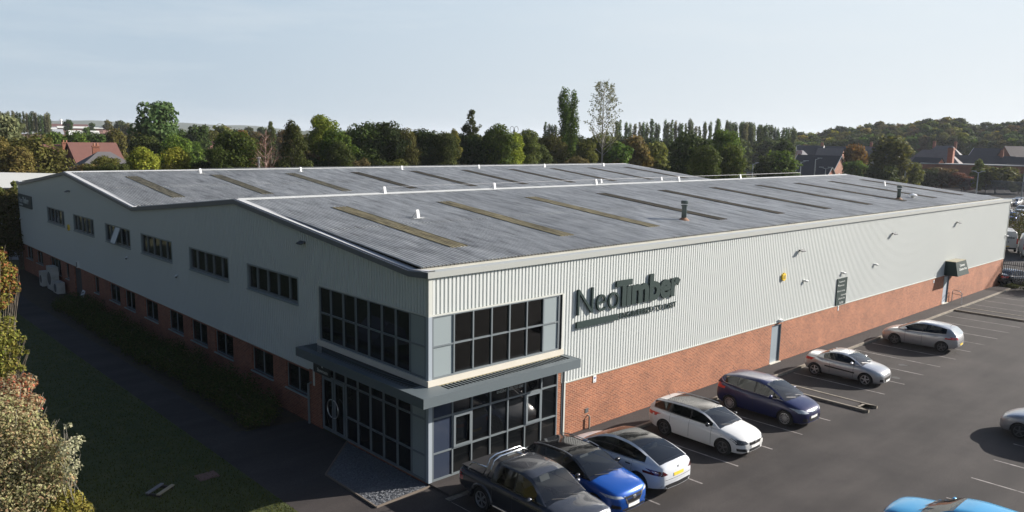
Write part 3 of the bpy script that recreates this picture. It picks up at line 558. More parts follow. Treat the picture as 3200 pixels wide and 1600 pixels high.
t = thing('wall_box', 'small white box on the shaded gable cladding', 'box', (0, 39.75, 2.55)); b = MB(); b.box(-.16, 0, -.1, .1, -.22, .22); b.build('casing', CAMW, t); b = MB(); b.box(-.17, -.16, -.07, .07, -.17, .17); b.build('cover', BLK, t)
# cycle hoop by the far door
t = thing('cycle_hoop', 'bare steel cycle hoop on the footway beside the far door', 'hoop', (0, 0, .1)); b = MB()
b.tube([(49.2, -.12, 0), (49.2, -.12, .82), (49.15, -.2, .93), (49.0, -.4, .96), (48.85, -.75, .93), (48.82, -.9, .82), (48.8, -.93, 0)], .035, 8); b.build('hoop_tube', mat('steel_tube', (.55, .55, .55), .35, .8), t)
b = MB(); b.tube([(49.2, -.12, .66), (48.81, -.91, .66)], .03, 8); b.build('rail', mat('steel_tube', ()), t)
# roof fittings
WMET = mat('white_metal', (.82, .82, .82), .4); WIRE = mat('wire', (.4, .4, .4), .4, .8)
def sz(y): return slope_z(y)
def bracket(x, y, label):
    t = thing('safety_bracket', label, 'roof bracket', (x, y, sz(y)+.02), 0, 'fall-arrest brackets on the roof')
    t.scale = (.66,)*3
    b = MB(); b.prism([(-.13, 0), (-.05, 0), (.1, .5), (.04, .56), (-.02, .52)], 0, -.1, .1); b.build('post', WMET, t)
    b = MB(); b.tube([(-.35, .22, .02), (0, .05, .48)], .018, 5); b.tube([(.35, .22, .02), (0, .05, .48)], .018, 5); b.build('stay', WIRE, t)
    b = MB(); b.box(-.42, .42, -.22, .3, 0, .02); b.build('base_plate', RC, t)
words = ['first', 'second', 'third', 'fourth', 'fifth', 'sixth', 'seventh', 'eighth', 'ninth', 'tenth']
for i, x in enumerate((8.8, 17.1, 27.2, 36.4, 45.6, 55.2)): bracket(x, 40.05, f'white safety bracket below the rear roof ridge, {words[i]} from the left')
for i, x in enumerate((7.95, 15.55, 24.5, 33.7, 42.1)): bracket(x, 14.3, f'white safety bracket on the nearer roof ridge, {words[i]} from the left')
for i, x in enumerate((43.0, 52.5)): bracket(x, 29.8, f'white safety bracket near the roof valley, {words[i]} from the left')
bracket(5.5, 8.1, 'lone white safety bracket on the near slope beside the first yellowed rooflight'); bracket(55.6, 8.3, 'lone white safety bracket at the far end of the near slope')
for nm, pts, lb in (('rear ridge', [(x, 40.05) for x in (8.8, 17.1, 27.2, 36.4, 45.6, 55.2)], 'thin safety wire along the rear roof ridge'), ('near ridge', [(x, 14.3) for x in (7.95, 15.55, 24.5, 33.7, 42.1)]+[(52, 14.3)], 'thin safety wire along the nearer roof ridge')):
    b = MB(); b.tube([(x, y, sz(y)+.37) for x, y in pts], .012, 4); tag(b.build('safety_wire', WIRE), lb, 'wire')
def flue(x, y, h, label):
    t = thing('flue', label, 'flue', (x, y, sz(y))); b = MB(); b.lathe([(0, -.1), (.13, -.1), (.13, h-.22), (.13, h-.2)], n=16); b.build('pipe', mat('dark_green_flue', (.03, .05, .05), .45), t, smooth=True)
    b = MB(); b.lathe([(.17, h-.24), (.17, h-.17), (.13, h-.17)], n=16); b.lathe([(.17, h-.12), (.19, h-.1), (.19, h+.02), (.16, h+.05), (0, h+.05)], n=16); b.build('cowl', mat('dark_green_flue', ()), t)
    b = MB(); b.lathe([(.3, -.02), (.28, .02), (.15, .12), (.13, .14)], n=16); b.build('flashing', mat('rust_collar', (.22, .12, .07), .8), t)
flue(19.05, 3.46, .97, 'dark green flue standing on the near roof slope, nearer one'); flue(46.5, 3.46, .97, 'dark green flue on the near roof slope, farther one')
t = thing('roof_vent', 'small dome vent near the eaves right of the farther flue', 'vent', (49.1, 3.41, sz(3.41))); b = MB(); b.lathe([(.12, 0), (.12, .2)], n=14); b.build('neck', RC, t); b = MB(); b.lathe([(.3, .2), (.3, .24), (.2, .3), (0, .36)], n=16); b.build('cap', WMET, t)
t = thing('rear_flue', 'slim grey flue rising behind the rear roof ridge', 'flue', tuple(pos(810, 533, 84))[:2]+(0,)); zt_ = pos(810, 489, 84)[2]
b = MB(); b.tube([(0, 0, 0), (0, 0, zt_-.2)], .1, 10); b.build('pipe', mat('grey_flue', (.3, .3, .3), .4), t); b = MB(); b.lathe([(.2, zt_-.2), (.22, zt_-.12), (0, zt_)], n=12); b.build('cowl', mat('grey_flue', ()), t)

# ------------------------------------------------------------------ things by the shaded gable and the entrance
SL = mat('slate_chips', (.07, .078, .09), .75, noise=(14, .8, (.2, .21, .23)))
poly = [(-.03, 5.2), (-2.19, 3.05), (-2.26, -.23), (-.05, -.13)]
sheet('gravel_bed', poly, .03, mat('gravel_base', (.07, .075, .085), .9, noise=(22, .9, (.16, .17, .19)), bump=(60, .8)))
b = MB()
def inside(x, y):
    c = False; n = len(poly)
    for i in range(n):
        (x0, y0), (x1, y1) = poly[i], poly[(i+1) % n]
        if (y0 > y) != (y1 > y) and x < (x1-x0)*(y-y0)/(y1-y0)+x0: c = not c
    return c
for i in range(6000):
    x, y = random.uniform(-2.3, 0), random.uniform(-.25, 5.3)
    if not inside(x, y): continue
    s = random.uniform(.018, .045); a = random.uniform(0, 6.3); tl = random.uniform(-.5, .5); c_, s_ = math.cos(a)*s, math.sin(a)*s
    b.add([(x-c_, y-s_, .04-tl*s), (x+s_*.5, y-c_*.5, .055), (x+c_, y+s_, .045+tl*s), (x-s_*.5, y+c_*.5, .035)], [(0, 1, 2, 3)])
o = b.build('slate_chippings', SL, fix=False); tag(o, 'grey slate chippings in the angular bed by the glazed corner', 'chippings', kind='stuff')
b = MB()
for (p, q_) in zip(poly[:3], poly[1:4]):
    d = Vector((q_[0]-p[0], q_[1]-p[1])).normalized(); n_ = Vector((-d.y, d.x))*.025
    b.add([(p[0]-n_.x, p[1]-n_.y, 0), (p[0]+n_.x, p[1]+n_.y, 0), (q_[0]+n_.x, q_[1]+n_.y, 0), (q_[0]-n_.x, q_[1]-n_.y, 0), (p[0]-n_.x, p[1]-n_.y, .075), (p[0]+n_.x, p[1]+n_.y, .075), (q_[0]+n_.x, q_[1]+n_.y, .075), (q_[0]-n_.x, q_[1]-n_.y, .075)],
          [(4, 5, 6, 7), (0, 1, 5, 4), (1, 2, 6, 5), (2, 3, 7, 6), (3, 0, 4, 7)])
tag(b.build('edging', mat('timber_edging', (.15, .12, .095), .85)), 'pale timber edging round the slate chipping bed', 'edging')
def acunit(x, y, w_, d_, h_, label, lean=0):
    t = thing('outdoor_unit', label, 'cooling unit', (x, y, .02), 0, 'outdoor cooling units by the gable'); b = MB(); b.box(-d_/2, d_/2, -w_/2, w_/2, .05, h_); b.build('casing', mat('dirty_white_casing', (.42, .42, .4), .5, noise=(2, .7, (.25, .25, .22))), t)
    b = MB(); b.lathe([(0, -d_/2-.012), (min(w_, h_)*.36, -d_/2-.012), (min(w_, h_)*.38, -d_/2)], (0, 0, h_*.5), 0, 16); b.build('fan_grille', mat('grille_dark', (.08, .08, .08), .6), t)
    b = MB(); [b.box(-d_/2, d_/2, y_-.04, y_+.04, 0, .05) for y_ in (-w_*.35, w_*.35)]; b.build('foot', BLK, t)
acunit(-.45, 45.0, 1.3, .5, 1.75, 'tall pale outdoor cooling unit standing by the shaded gable'); acunit(-.5, 43.3, 1.15, .5, .85, 'low pale outdoor cooling unit right of the tall one'); acunit(-.6, 46.9, .8, .45, 1.15, 'narrow pale outdoor cooling unit behind the tall one')
t = thing('leaning_board', 'white lettered board leaning on the bushes beside the gable', 'board', (-.35, 38.9, .1)); t.rotation_euler = (R(-14), R(28), 0)
b = MB(); b.box(-.02, .02, -.28, .28, 0, 1.35); b.build('panel', mat('grey_white_board', (.5, .52, .55), .5), t); b = MB(); [b.box(-.03, -.02, -.18, .18, z, z+.12) for z in (.3, .6, .9)]; b.build('marking', BLK, t)
t = thing('low_bench', 'small low bench of grey and pale planks on the lawn', 'bench', (-6.95, 5.4, 0), R(35))
b = MB(); b.box(-.4, .4, -.24, -.12, .1, .14); b.build('plank', mat('pale_timber', (.30, .26, .18), .8), t); b = MB(); b.box(-.4, .4, .16, .28, .1, .14); b.build('plank', mat('grey_timber', (.16, .16, .17), .8), t)
for x in (-.32, .32): b = MB(); b.box(x-.03, x+.03, -.24, .28, 0.01, .1); b.build('leg', mat('dark_timber', (.04, .035, .03), .8), t)
t = thing('manhole_cover', 'reddish inspection cover set in the lawn', 'manhole cover', (-5.3, 5.65, .013)); b = MB(); b.box(-.35, .35, -.3, .3, 0, .02); b.build('frame', mat('rusty_frame', (.12, .07, .055), .8), t); b = MB(); b.box(-.3, .3, -.25, .25, .02, .028); b.build('lid', mat('rusty_lid', (.15, .085, .07), .8), t)
t = thing('retaining_wall', 'low dark wall with a thin coping beside the foreground bushes', 'wall'); b = MB(); b.box(-8.5, -8.3, 12.5, 24, 0, .2); b.build('wall_body', mat('dark_stone', (.03, .03, .032), .9), t); b = MB(); b.box(-8.5, -8.3, 12.5, 24, .2, .22); b.build('coping', mat('coping_grey', (.05, .05, .055), .8), t)
t = thing('tarpaulin', 'grey sheeted mound half hidden behind the foreground bushes', 'tarpaulin', (-9.7, 17.4, 0), R(10)); b = MB(); b.prism([(-1.0, 0), (-.8, .9), (.2, 1.35), (1.0, .5), (1.1, 0)], 1, -1.4, 1.4); b.build('sheet', mat('grey_tarpaulin', (.1, .12, .16), .5), t)
# ------------------------------------------------------------------ vehicles
TYRE = mat('tyre_rubber', (.012, .012, .012), .75); CHROME = mat('chrome', (.7, .7, .7), .12, 1.0); CARGL = glass_mat('car_glass_dark', tint=.3, transp=1); WSGL = glass_mat('windscreen_glass', tint=.62, transp=1)
CGL = glass_mat('car_window', tint=.42, transp=1); HEADL = mat('headlamp_glass', (.42, .45, .48), .12, coat=1); TAILR = mat('tail_lamp_red', (.45, .015, .02), .15, coat=1); PLATEW = mat('white_number_plate', (.72, .72, .7), .5); PLATEY = mat('yellow_number_plate', (.72, .5, .05), .5)
GRILL = mat('black_grille', (.015, .015, .017), .35); SEAM = mat('panel_gap', (.02, .02, .02), .8); SEAT = mat('seat_fabric', (.2, .21, .21), .8)
def pchip(keys, x):
    xs_ = [k[0] for k in keys]; ys_ = [k[1] for k in keys]; n = len(xs_)
    if x <= xs_[0]: return ys_[0]
    if x >= xs_[-1]: return ys_[-1]
    d = [(ys_[i+1]-ys_[i])/(xs_[i+1]-xs_[i]) for i in range(n-1)]; t = [d[0]]+[0 if d[i-1]*d[i] <= 0 else 2*d[i-1]*d[i]/(d[i-1]+d[i]) for i in range(1, n-1)]+[d[-1]]
    i = max(j for j in range(n-1) if xs_[j] <= x); h = xs_[i+1]-xs_[i]; s = (x-xs_[i])/h
    return (2*s**3-3*s*s+1)*ys_[i]+(s**3-2*s*s+s)*h*t[i]+(-2*s**3+3*s*s)*ys_[i+1]+(s**3-s*s)*h*t[i+1]
def patch(bvh, c, dr, nu, nv, off, M, m=0):
    """bilinear patch with corners c projected along dr onto the body"""
    dr = Vector(dr).normalized(); g_ = {}; o = len(M.v)
    for j in range(nv+1):
        for i in range(nu+1):
            a, b_ = i/nu, j/nv; p = Vector(c[0])*(1-a)*(1-b_)+Vector(c[1])*a*(1-b_)+Vector(c[2])*a*b_+Vector(c[3])*(1-a)*b_
            h = bvh.ray_cast(p-dr*6, dr)
            if h[0] is not None:
                nr = h[1] if h[1].dot(dr) < 0 else -h[1]; q_ = h[0]+nr*off; g_[i, j] = len(M.v)-o; M.v.append(tuple(q_))
    for j in range(nv):
        for i in range(nu):
            k = [(i, j), (i+1, j), (i+1, j+1), (i, j+1)]
            if all(q_ in g_ for q_ in k): M.f.append(tuple(g_[q_]+o for q_ in k)); M.m.append(m)
def wheel_meshes(Rw, wd, spokes, rimcol, twin=False):
    t_ = MB(); t_.lathe([(Rw*.68, -wd/2), (Rw*.93, -wd/2), (Rw, -wd*.36), (Rw, wd*.36), (Rw*.93, wd/2), (Rw*.7, wd/2), (Rw*.68, wd*.3)], ax=1, n=28)
    r_ = MB(); r_.lathe([(Rw*.7, wd/2+.004), (Rw*.66, wd/2+.006), (Rw*.64, wd*.3)], ax=1, n=28, m=0); r_.lathe([(Rw*.66, wd*.25), (0, wd*.22)], ax=1, n=28, m=1)
    r_.lathe([(Rw*.15, wd*.25), (Rw*.15, wd*.47), (0, wd*.5)], ax=1, n=12, m=0)
    for k in range(spokes):
        for da in ((-.13, .13) if twin else (0,)):
            a = 2*math.pi*k/spokes+.3; hw = Rw*(.05 if (twin or spokes > 8) else .1); c_, s_ = math.cos(a), math.sin(a)
            p0 = (c_*Rw*.1, s_*Rw*.1); a2 = a+da; p1 = (math.cos(a2)*Rw*.67, math.sin(a2)*Rw*.67); n_ = (-s_*hw, c_*hw)
            r_.add([(p0[0]+n_[0], wd*.47, p0[1]+n_[1]), (p0[0]-n_[0], wd*.47, p0[1]-n_[1]), (p1[0]-n_[0]*.8, wd*.42, p1[1]-n_[1]*.8), (p1[0]+n_[0]*.8, wd*.42, p1[1]+n_[1]*.8)], [(0, 1, 2, 3)], 0)
    return t_, r_
def make_car(name, label, cat, S, loc, rotz, group=None, lod=0):
    """x forward; s = distance behind the nose"""
    Lc, Wc, H, wb, fo, Rw = S['L'], S['W'], S['H'], S['wb'], S['fo'], S['R']; hw = Wc/2
    P = S['paint']; t = thing(name, label, cat, loc, rotz, group); X = lambda s: Lc/2-s
    ss = sorted(set([round(v, 3) for v in np.linspace(0, Lc, 46 if lod == 0 else 24)]+[.03, .07, .12, .2, .3, Lc-.03, Lc-.08, Lc-.15, Lc-.25]+[k[0] for k in S['top']]))
    B = MB(); rows = []
    for s in ss:
        wv = pchip(S['plan'], s)*hw; T = pchip(S['top'], s); Bz = pchip(S['bot'], s); crown = pchip(S.get('crown', [(0, .02), (.3, .035), (1.2, .04), (Lc, .02)]), s)
        sh = min(.24, (T-Bz)*.3); md = Bz+(T-Bz)*.38
        ring = [(0, Bz), (wv*.8, Bz), (wv*.95, Bz+.05), (wv*.985, Bz+.13), (wv*1.0, md), (wv*.995, T-sh), (wv*.965, T-sh*.45), (wv*.90, T-.035), (wv*.80, T-.004), (wv*.5, T+crown*.75), (0, T+crown)]
        full = [(y, z) for y, z in ring]+[(-y, z) for y, z in ring[-2:0:-1]]
        # round the nose and tail: centre of each end section sits a little further out than its sides
        e0 = max(0, 1-s/.5); e1 = max(0, 1-(Lc-s)/.4)
        rows.append([(X(s)-.10*e0*(abs(y)/hw)**2+.08*e1*(abs(y)/hw)**2, y, z) for y, z in full])
    n = len(rows[0]); vs = [p for r in rows for p in r]; k = len(rows); fs = [(i*n+j, i*n+(j+1) % n, (i+1)*n+(j+1) % n, (i+1)*n+j) for i in range(k-1) for j in range(n)]
    c0 = np.mean(rows[0], 0); c1 = np.mean(rows[-1], 0); c0[0] += .015; c1[0] -= .015; vs += [tuple(c0), tuple(c1)]
    fs += [(k*n, (j+1) % n, j) for j in range(n)]+[(k*n+1, (k-1)*n+j, (k-1)*n+(j+1) % n) for j in range(n)]
    B.add(vs, fs); body = B.build('body', [P, GRILL], t, smooth=True)
    # wheel arches cut by boolean
    C_ = MB(); wx = [X(fo), X(fo+wb)]
    for x in wx:
        for sg in (-1, 1): C_.lathe([(0, sg*(hw+.1)), (Rw+.055, sg*(hw+.1)), (Rw+.055, sg*(hw-.27)), (0, sg*(hw-.27))], (x, 0, Rw), 1, 32)
    cut = C_.build('cut', GRILL); bmc = bmesh.new(); bmc.from_mesh(cut.data); cut.parent = t; bmesh.ops.remove_doubles(bmc, verts=bmc.verts, dist=1e-5); bmesh.ops.recalc_face_normals(bmc, faces=bmc.faces); bmc.to_mesh(cut.data); bmc.free()
    md_ = body.modifiers.new('b', 'BOOLEAN'); md_.operation = 'DIFFERENCE'; md_.object = cut; md_.solver = 'EXACT'; md_.material_mode = 'TRANSFER'
    dg = bpy.context.evaluated_depsgraph_get(); me = bpy.data.meshes.new_from_object(body.evaluated_get(dg)); body.modifiers.clear(); body.data = me; bpy.data.objects.remove(cut)
    bm = bmesh.new(); bm.from_mesh(me); [setattr(f, 'smooth', True) for f in bm.faces]
    [setattr(e_, 'smooth', False) for e_ in bm.edges if len(e_.link_faces) == 2 and e_.calc_face_angle(0) > R(38)]; bvh = BVHTree.FromBMesh(bm); bm.to_mesh(me); bm.free()
    # greenhouse
    gh = S['green']; sc_, sh_, sr_, st_ = gh['cowl'], gh['header'], gh['rear'], gh['tail']; tum = gh.get('tumble', .42); zr = gh['roof']; ins = gh.get('inset', .07)
    wins = gh['win']; keys = sorted(set([round(v, 3) for v in np.linspace(sc_, st_, 30 if lod == 0 else 14)]+[sc_, sh_, sr_, st_]+[q_ for w_ in wins for q_ in w_]+gh.get('black_from', [])))
    kk = []; 
    for q_ in keys:
        if not kk or q_-kk[-1] > .012 or q_ in (sh_, sr_, st_): kk.append(q_)
    rows = []
    for s in kk:
        bz = pchip(S['top'], s)-.012; h = max(.0, pchip(zr, s)-bz); wv = (pchip(gh['plan'], s) if 'plan' in gh else pchip(S['plan'], s)*hw-ins)
        a = max(0, 1-(s-sc_)/(sh_-sc_)); b_ = max(0, 1-(st_-s)/max(.05, st_-sr_)); pts = []
        y1 = wv-tum*h*.82; y2 = y1-.05-.03*min(1, h/.3)
        for (y, z) in ((wv, bz-.02), (wv-tum*h*.04, bz+.04*h), (y1, bz+.84*h), (y2, bz+.945*h), (y2*.6, bz+.985*h), (0, bz+h)):
            f_ = 1-(y/max(wv, .1))**2; pts.append((X(s)+.17*a*f_*min(1, 1)-.10*b_*f_, y, z))
        rows.append(pts+[(x, -y, z) for x, y, z in pts[-2::-1]])
    m_ = len(rows[0]); groups = {}
    for i in range(len(kk)-1):
        mid = (kk[i]+kk[i+1])/2
        for j in range(m_-1):
            js = j if j < 5 else 9-j; side = 'left' if j < 5 else 'right'
            if js in (0, 2): g_ = 'shell'
            elif js == 1:
                wi = [q_ for q_, w_ in enumerate(wins) if w_[0] < mid < w_[1]]; g_ = ('side_window', side, wi[0]) if wi else ('pillar' if (wins[0][0] < mid < wins[-1][1]) else 'shell')
            else: g_ = 'windscreen' if mid < sh_ else ('rear_window' if (mid > sr_ and gh.get('rearglass', 1)) else ('roof_panel' if gh.get('black_roof') and gh['black_roof'][0] < mid < gh['black_roof'][1] else 'shell'))
            groups.setdefault(g_, []).append((i, j))
    for g_, cells in groups.items():
        M = MB(); idx = {}
        for i, j in cells:
            f_ = []
            for a, b_ in ((i, j), (i, j+1), (i+1, j+1), (i+1, j)):
                if (a, b_) not in idx: idx[a, b_] = len(M.v); M.v.append(rows[a][b_])
                f_.append(idx[a, b_])
            M.f.append(tuple(f_)); M.m.append(0)
        nm = g_[0] if isinstance(g_, tuple) else {'shell': 'roof', 'pillar': 'pillar'}.get(g_, g_)
        mt = {'side_window': gh.get('glass', CARGL), 'windscreen': gh.get('wsglass', WSGL), 'rear_window': gh.get('rglass', CARGL), 'roof_panel': mat('black_gloss_roof', (.008, .008, .009), .08, spec=.35), 'pillar': GRILL, 'roof': gh.get('roofpaint', P)}[nm]
        M.build(nm, mt, t, smooth=True)
    if lod == 0:
        M = MB(); a = sc_+.12; sts = np.linspace(a, st_-.1, 9); y_ = lambda s: pchip(S['plan'], s)*hw-ins-.03
        for s0, s1 in zip(sts[:-1], sts[1:]): z0, z1 = pchip(S['top'], s0)+.045, pchip(S['top'], s1)+.045; M.quad((X(s0), -y_(s0), z0), (X(s0), y_(s0), z0), (X(s1), y_(s1), z1), (X(s1), -y_(s1), z1))
        M.build('interior', mat('dark_interior', (.05, .055, .055), .7), t)
        for s0, ys in ((sh_+.45, (-.36, .36)), (min(sh_+1.25, sr_-.1), (-.4, 0, .4))):
            for y0 in ys:
                z0 = pchip(S['top'], s0); M = MB(); M.prism([(X(s0)+.02, z0), (X(s0)-.1, z0+.2), (X(s0)-.17, z0+.2), (X(s0)-.12, z0)], 1, y0-.2, y0+.2); M.prism([(X(s0)-.09, z0+.21), (X(s0)-.11, z0+.36), (X(s0)-.17, z0+.36), (X(s0)-.16, z0+.21)], 1, y0-.11, y0+.11); M.build('seat', SEAT, t)
        M = MB(); M.tube([(X(sh_-.28)+.03*math.cos(a_), -.36+.18*math.cos(a_), pchip(S['top'], sh_)+.1+.16*math.sin(a_)) for a_ in np.linspace(0, 6.28, 14)], .012, 5); M.build('steering_wheel', BLK, t)
    # wheels
    tm, rm = wheel_meshes(Rw, .21, S.get('spokes', 5), None, S.get('twin', False)); rimm = [S.get('rim', mat('alloy_rim', (.45, .46, .48), .3, .8)), mat('brake_dark', (.02, .02, .022), .6)]
    w0 = None
    for x in wx:
        for sg in (1, -1):
            if w0 is None: w0 = tm.build('wheel', TYRE, t, smooth=False); r0 = rm.build('rim', rimm, w0); wq = w0
            else: wq = copy_tree(w0, t)
            wq.location = (x, sg*(hw-.115), Rw); wq.rotation_euler = (0, random.uniform(0, 3)*0, 0 if sg > 0 else math.pi)
    if lod > 1: return t
    def front(name, quads, m, off=.006, dr=(-1, 0, 0), mirror=False, nu=8, nv=4, sub=None):
        for sg in ((1, -1) if mirror else (1,)):
            M = MB()
            for q_ in quads:
                c = [(0, y*hw*sg, z) for y, z in q_]; patch(bvh, c, dr, nu, nv, off, M)
            if M.f: M.build(name, m, t, smooth=True)
    F = S['front']
    for q_ in F.get('lamp', []): front('headlight', [q_], S.get('headm', HEADL), mirror=True)
    if 'grille' in F: front('grille', [F['grille']], GRILL, .005)
    if 'lower' in F: front('lower_grille', [F['lower']], GRILL, .004)
    for q_ in F.get('fog', []): front('fog_lamp_recess', [q_], GRILL, .004, mirror=True)
    if 'strip' in F: front('chrome_strip', F['strip'], CHROME, .012)
    if 'plate' in F: front('number_plate', [F['plate']], PLATEW, .016)
    if 'badge' in F: front('badge', [F['badge']], CHROME, .014)
    if 'bumper' in F: front('bumper_trim', [F['bumper']], GRILL, .003, nu=14)
    Bk = S['back']
    for q_ in Bk.get('lamp', []): front('tail_light', [q_], S.get('tailm', TAILR), dr=(1, 0, 0), mirror=True)
    if 'bumper' in Bk: front('rear_bumper_trim', [Bk['bumper']], GRILL, .004, dr=(1, 0, 0), nu=14)
    if 'plate' in Bk: front('number_plate', [Bk['plate']], PLATEY, .016, dr=(1, 0, 0))
    if 'seam' in Bk: front('boot_seam', Bk['seam'], SEAM, .002, dr=(1, 0, 0), nu=14, nv=1)
    if 'badge' in Bk: front('badge', [Bk['badge']], CHROME, .01, dr=(1, 0, 0))
    # sides: door gaps, sills, handles, mirrors
    for sg in (1, -1):
        M = MB(); zt = lambda s: pchip(S['top'], s)-.05
        for s in S['doors']:
            lo = .3; patch(bvh, [(X(s)-.006, 0, lo), (X(s)+.006, 0, lo), (X(s)+.006, 0, zt(s)), (X(s)-.006, 0, zt(s))], (0, -sg, 0), 1, 10, .002, M)
        if M.f: M.build('door_seam', SEAM, t)
        M = MB(); s0, s1 = fo+Rw+.1, fo+wb-Rw-.1; patch(bvh, [(X(s0), 0, .19), (X(s1), 0, .19), (X(s1), 0, .27), (X(s0), 0, .27)], (0, -sg, 0), 12, 1, .005, M)
        if M.f: M.build('sill_trim', GRILL, t)
        if S.get('sidestrip'):
            a, b_, z0, z1 = S['sidestrip']; M = MB(); patch(bvh, [(X(a), 0, z0), (X(b_), 0, z1), (X(b_), 0, z1+.07), (X(a), 0, z0+.07)], (0, -sg, 0), 14, 1, .012, M); M.build('rubbing_strip', GRILL, t, smooth=True)
        for s in S['handles']:
            z = zt(s)-.1; h = bvh.ray_cast(Vector((X(s), sg*3, z)), Vector((0, -sg, 0)))
            if h[0]: M = MB(); y = h[0].y; M.box(X(s)-.1, X(s)+.1, y-.01, y+sg*.03, z-.012, z+.018); M.build('door_handle', S.get('handlem', P), t)
        ms = S['mirror']; z = pchip(S['top'], ms)+.06; M = MB(); y0 = sg*(hw-.02)
        vs = [];
        for a in range(7):
            for b2 in range(10):
                th = math.pi*a/6; ph = 2*math.pi*b2/10; vs.append((X(ms)+.03+.075*math.sin(th)*math.cos(ph), y0+sg*.1-sg*.125*math.cos(th), z+.02+.085*math.sin(th)*math.sin(ph)))
        M.add(vs, [(a*10+b2, a*10+(b2+1) % 10, (a+1)*10+(b2+1) % 10, (a+1)*10+b2) for a in range(6) for b2 in range(10)]); M.build('wing_mirror', S.get('mirrorm', P), t, smooth=True)
        if gh.get('winline'):
            M = MB(); a0, a1 = wins[0][0], wins[-1][1]; prev = None; pth = []
            for s in np.linspace(a0-.15, a1+.05, 14):
                wv = pchip(S['plan'], s)*hw-ins; pth.append((X(s), sg*(wv+.012), pchip(S['top'], s)+.005))
            pth += [(X(a1+.22), sg*(pchip(S['plan'], a1)*hw-ins-.05), pchip(S['top'], a1)+.16)]
            M.tube(pth, .012, 5); M.build('window_trim', CHROME, t)
    if S.get('aerial'): M = MB(); s = S['aerial']; z = pchip(zr, s); M.tube([(X(s), 0, z), (X(s)-.14, 0, z+.17)], .008, 5); M.build('aerial', BLK, t)
    M = MB(); s = sc_-.02   # wipers
    for y0, y1 in ((.55, .02), (-.05, -.6)): M.tube([(X(sc_)+.1, y0*.8, pchip(S['top'], sc_)+.03), (X(sc_+.12)+.05, y1*.9, pchip(zr, sc_+.12)+.03)], .01, 4)
    M.build('wiper', BLK, t)
    if gh.get('rails'):
        for sg in (1, -1):
            M = MB(); pth = []
            for s in np.linspace(sh_+.1, sr_-.05, 10):
                bz = pchip(S['top'], s); h = pchip(zr, s)-bz; y = pchip(S['plan'], s)*hw-ins-tum*h*.82-.04; pth.append((X(s), sg*y, bz+.97*h+.02))
            M.tube(pth, .018, 5); M.build('roof_rail', gh['rails'], t)
    return t
SILV = paint('silver', (.42, .425, .44), .6, .3); WHT = paint('white', (.62, .62, .61), .0, .3); WHT2 = paint('pearl_white', (.60, .62, .65), .0, .22)
NAVY = paint('navy', (.007, .010, .060), .2, .3, .45); GREYP = paint('dark_grey', (.055, .058, .068), .5, .25); BLUE = paint('bright_blue', (.004, .075, .36), .3, .25); BLKP = paint('black', (.008, .008, .01), .2, .15)
CYAN = paint('sky_blue', (.05, .34, .62), .1, .25)
DRIM = mat('dark_alloy', (.13, .13, .135), .35, .7); LRIM = mat('bright_alloy', (.5, .5, .52), .3, .8)
DHEAD = mat('dark_headlamp', (.045, .05, .06), .2, spec=.4)
ESTATE = dict(headm=DHEAD, L=4.585, W=1.80, H=1.47, wb=2.73, fo=.88, R=.325, paint=WHT, spokes=5, twin=True, rim=DRIM,
    top=[(0, .60), (.05, .68), (.15, .755), (.45, .86), (.8, .93), (1.2, .99), (1.6, .99), (3.0, 1.01), (4.2, 1.04), (4.48, 1.0), (4.555, .86), (4.585, .66)],
    plan=[(0, .66), (.05, .76), (.15, .86), (.4, .95), (.9, 1), (3.6, 1), (4.2, .95), (4.45, .87), (4.55, .78), (4.585, .7)], bot=[(0, .27), (.2, .19), (1, .17), (3.8, .2), (4.4, .3), (4.585, .42)],
    green=dict(cowl=1.12, header=1.98, rear=4.15, tail=4.47, roof=[(1.12, .97), (1.5, 1.19), (1.98, 1.40), (2.5, 1.465), (3.2, 1.455), (4.15, 1.37), (4.47, 1.02)], win=[(1.42, 2.40), (2.46, 3.32), (3.36, 4.2)], black_roof=(2.0, 3.75), rails=SILV, tumble=.4),
    doors=(1.42, 2.44, 3.35), handles=(2.28, 3.2), mirror=1.55, mirrorm=BLKP, aerial=4.0,
    front=dict(lamp=[[(.50, .60), (.92, .56), (.985, .78), (.62, .70)]], grille=[(-.40, .51), (.40, .51), (.46, .635), (-.46, .635)], lower=[(-.45, .28), (.45, .28), (.4, .38), (-.4, .38)], fog=[[(.58, .30), (.9, .32), (.92, .43), (.62, .42)]], plate=[(-.29, .4), (.29, .4), (.29, .51), (-.29, .51)], badge=[(-.07, .57), (.07, .57), (.07, .65), (-.07, .65)]),
    back=dict(lamp=[[(.6, .74), (.97, .74), (.97, .88), (.66, .9)]], plate=[(-.29, .6), (.29, .6), (.29, .71), (-.29, .71)]))
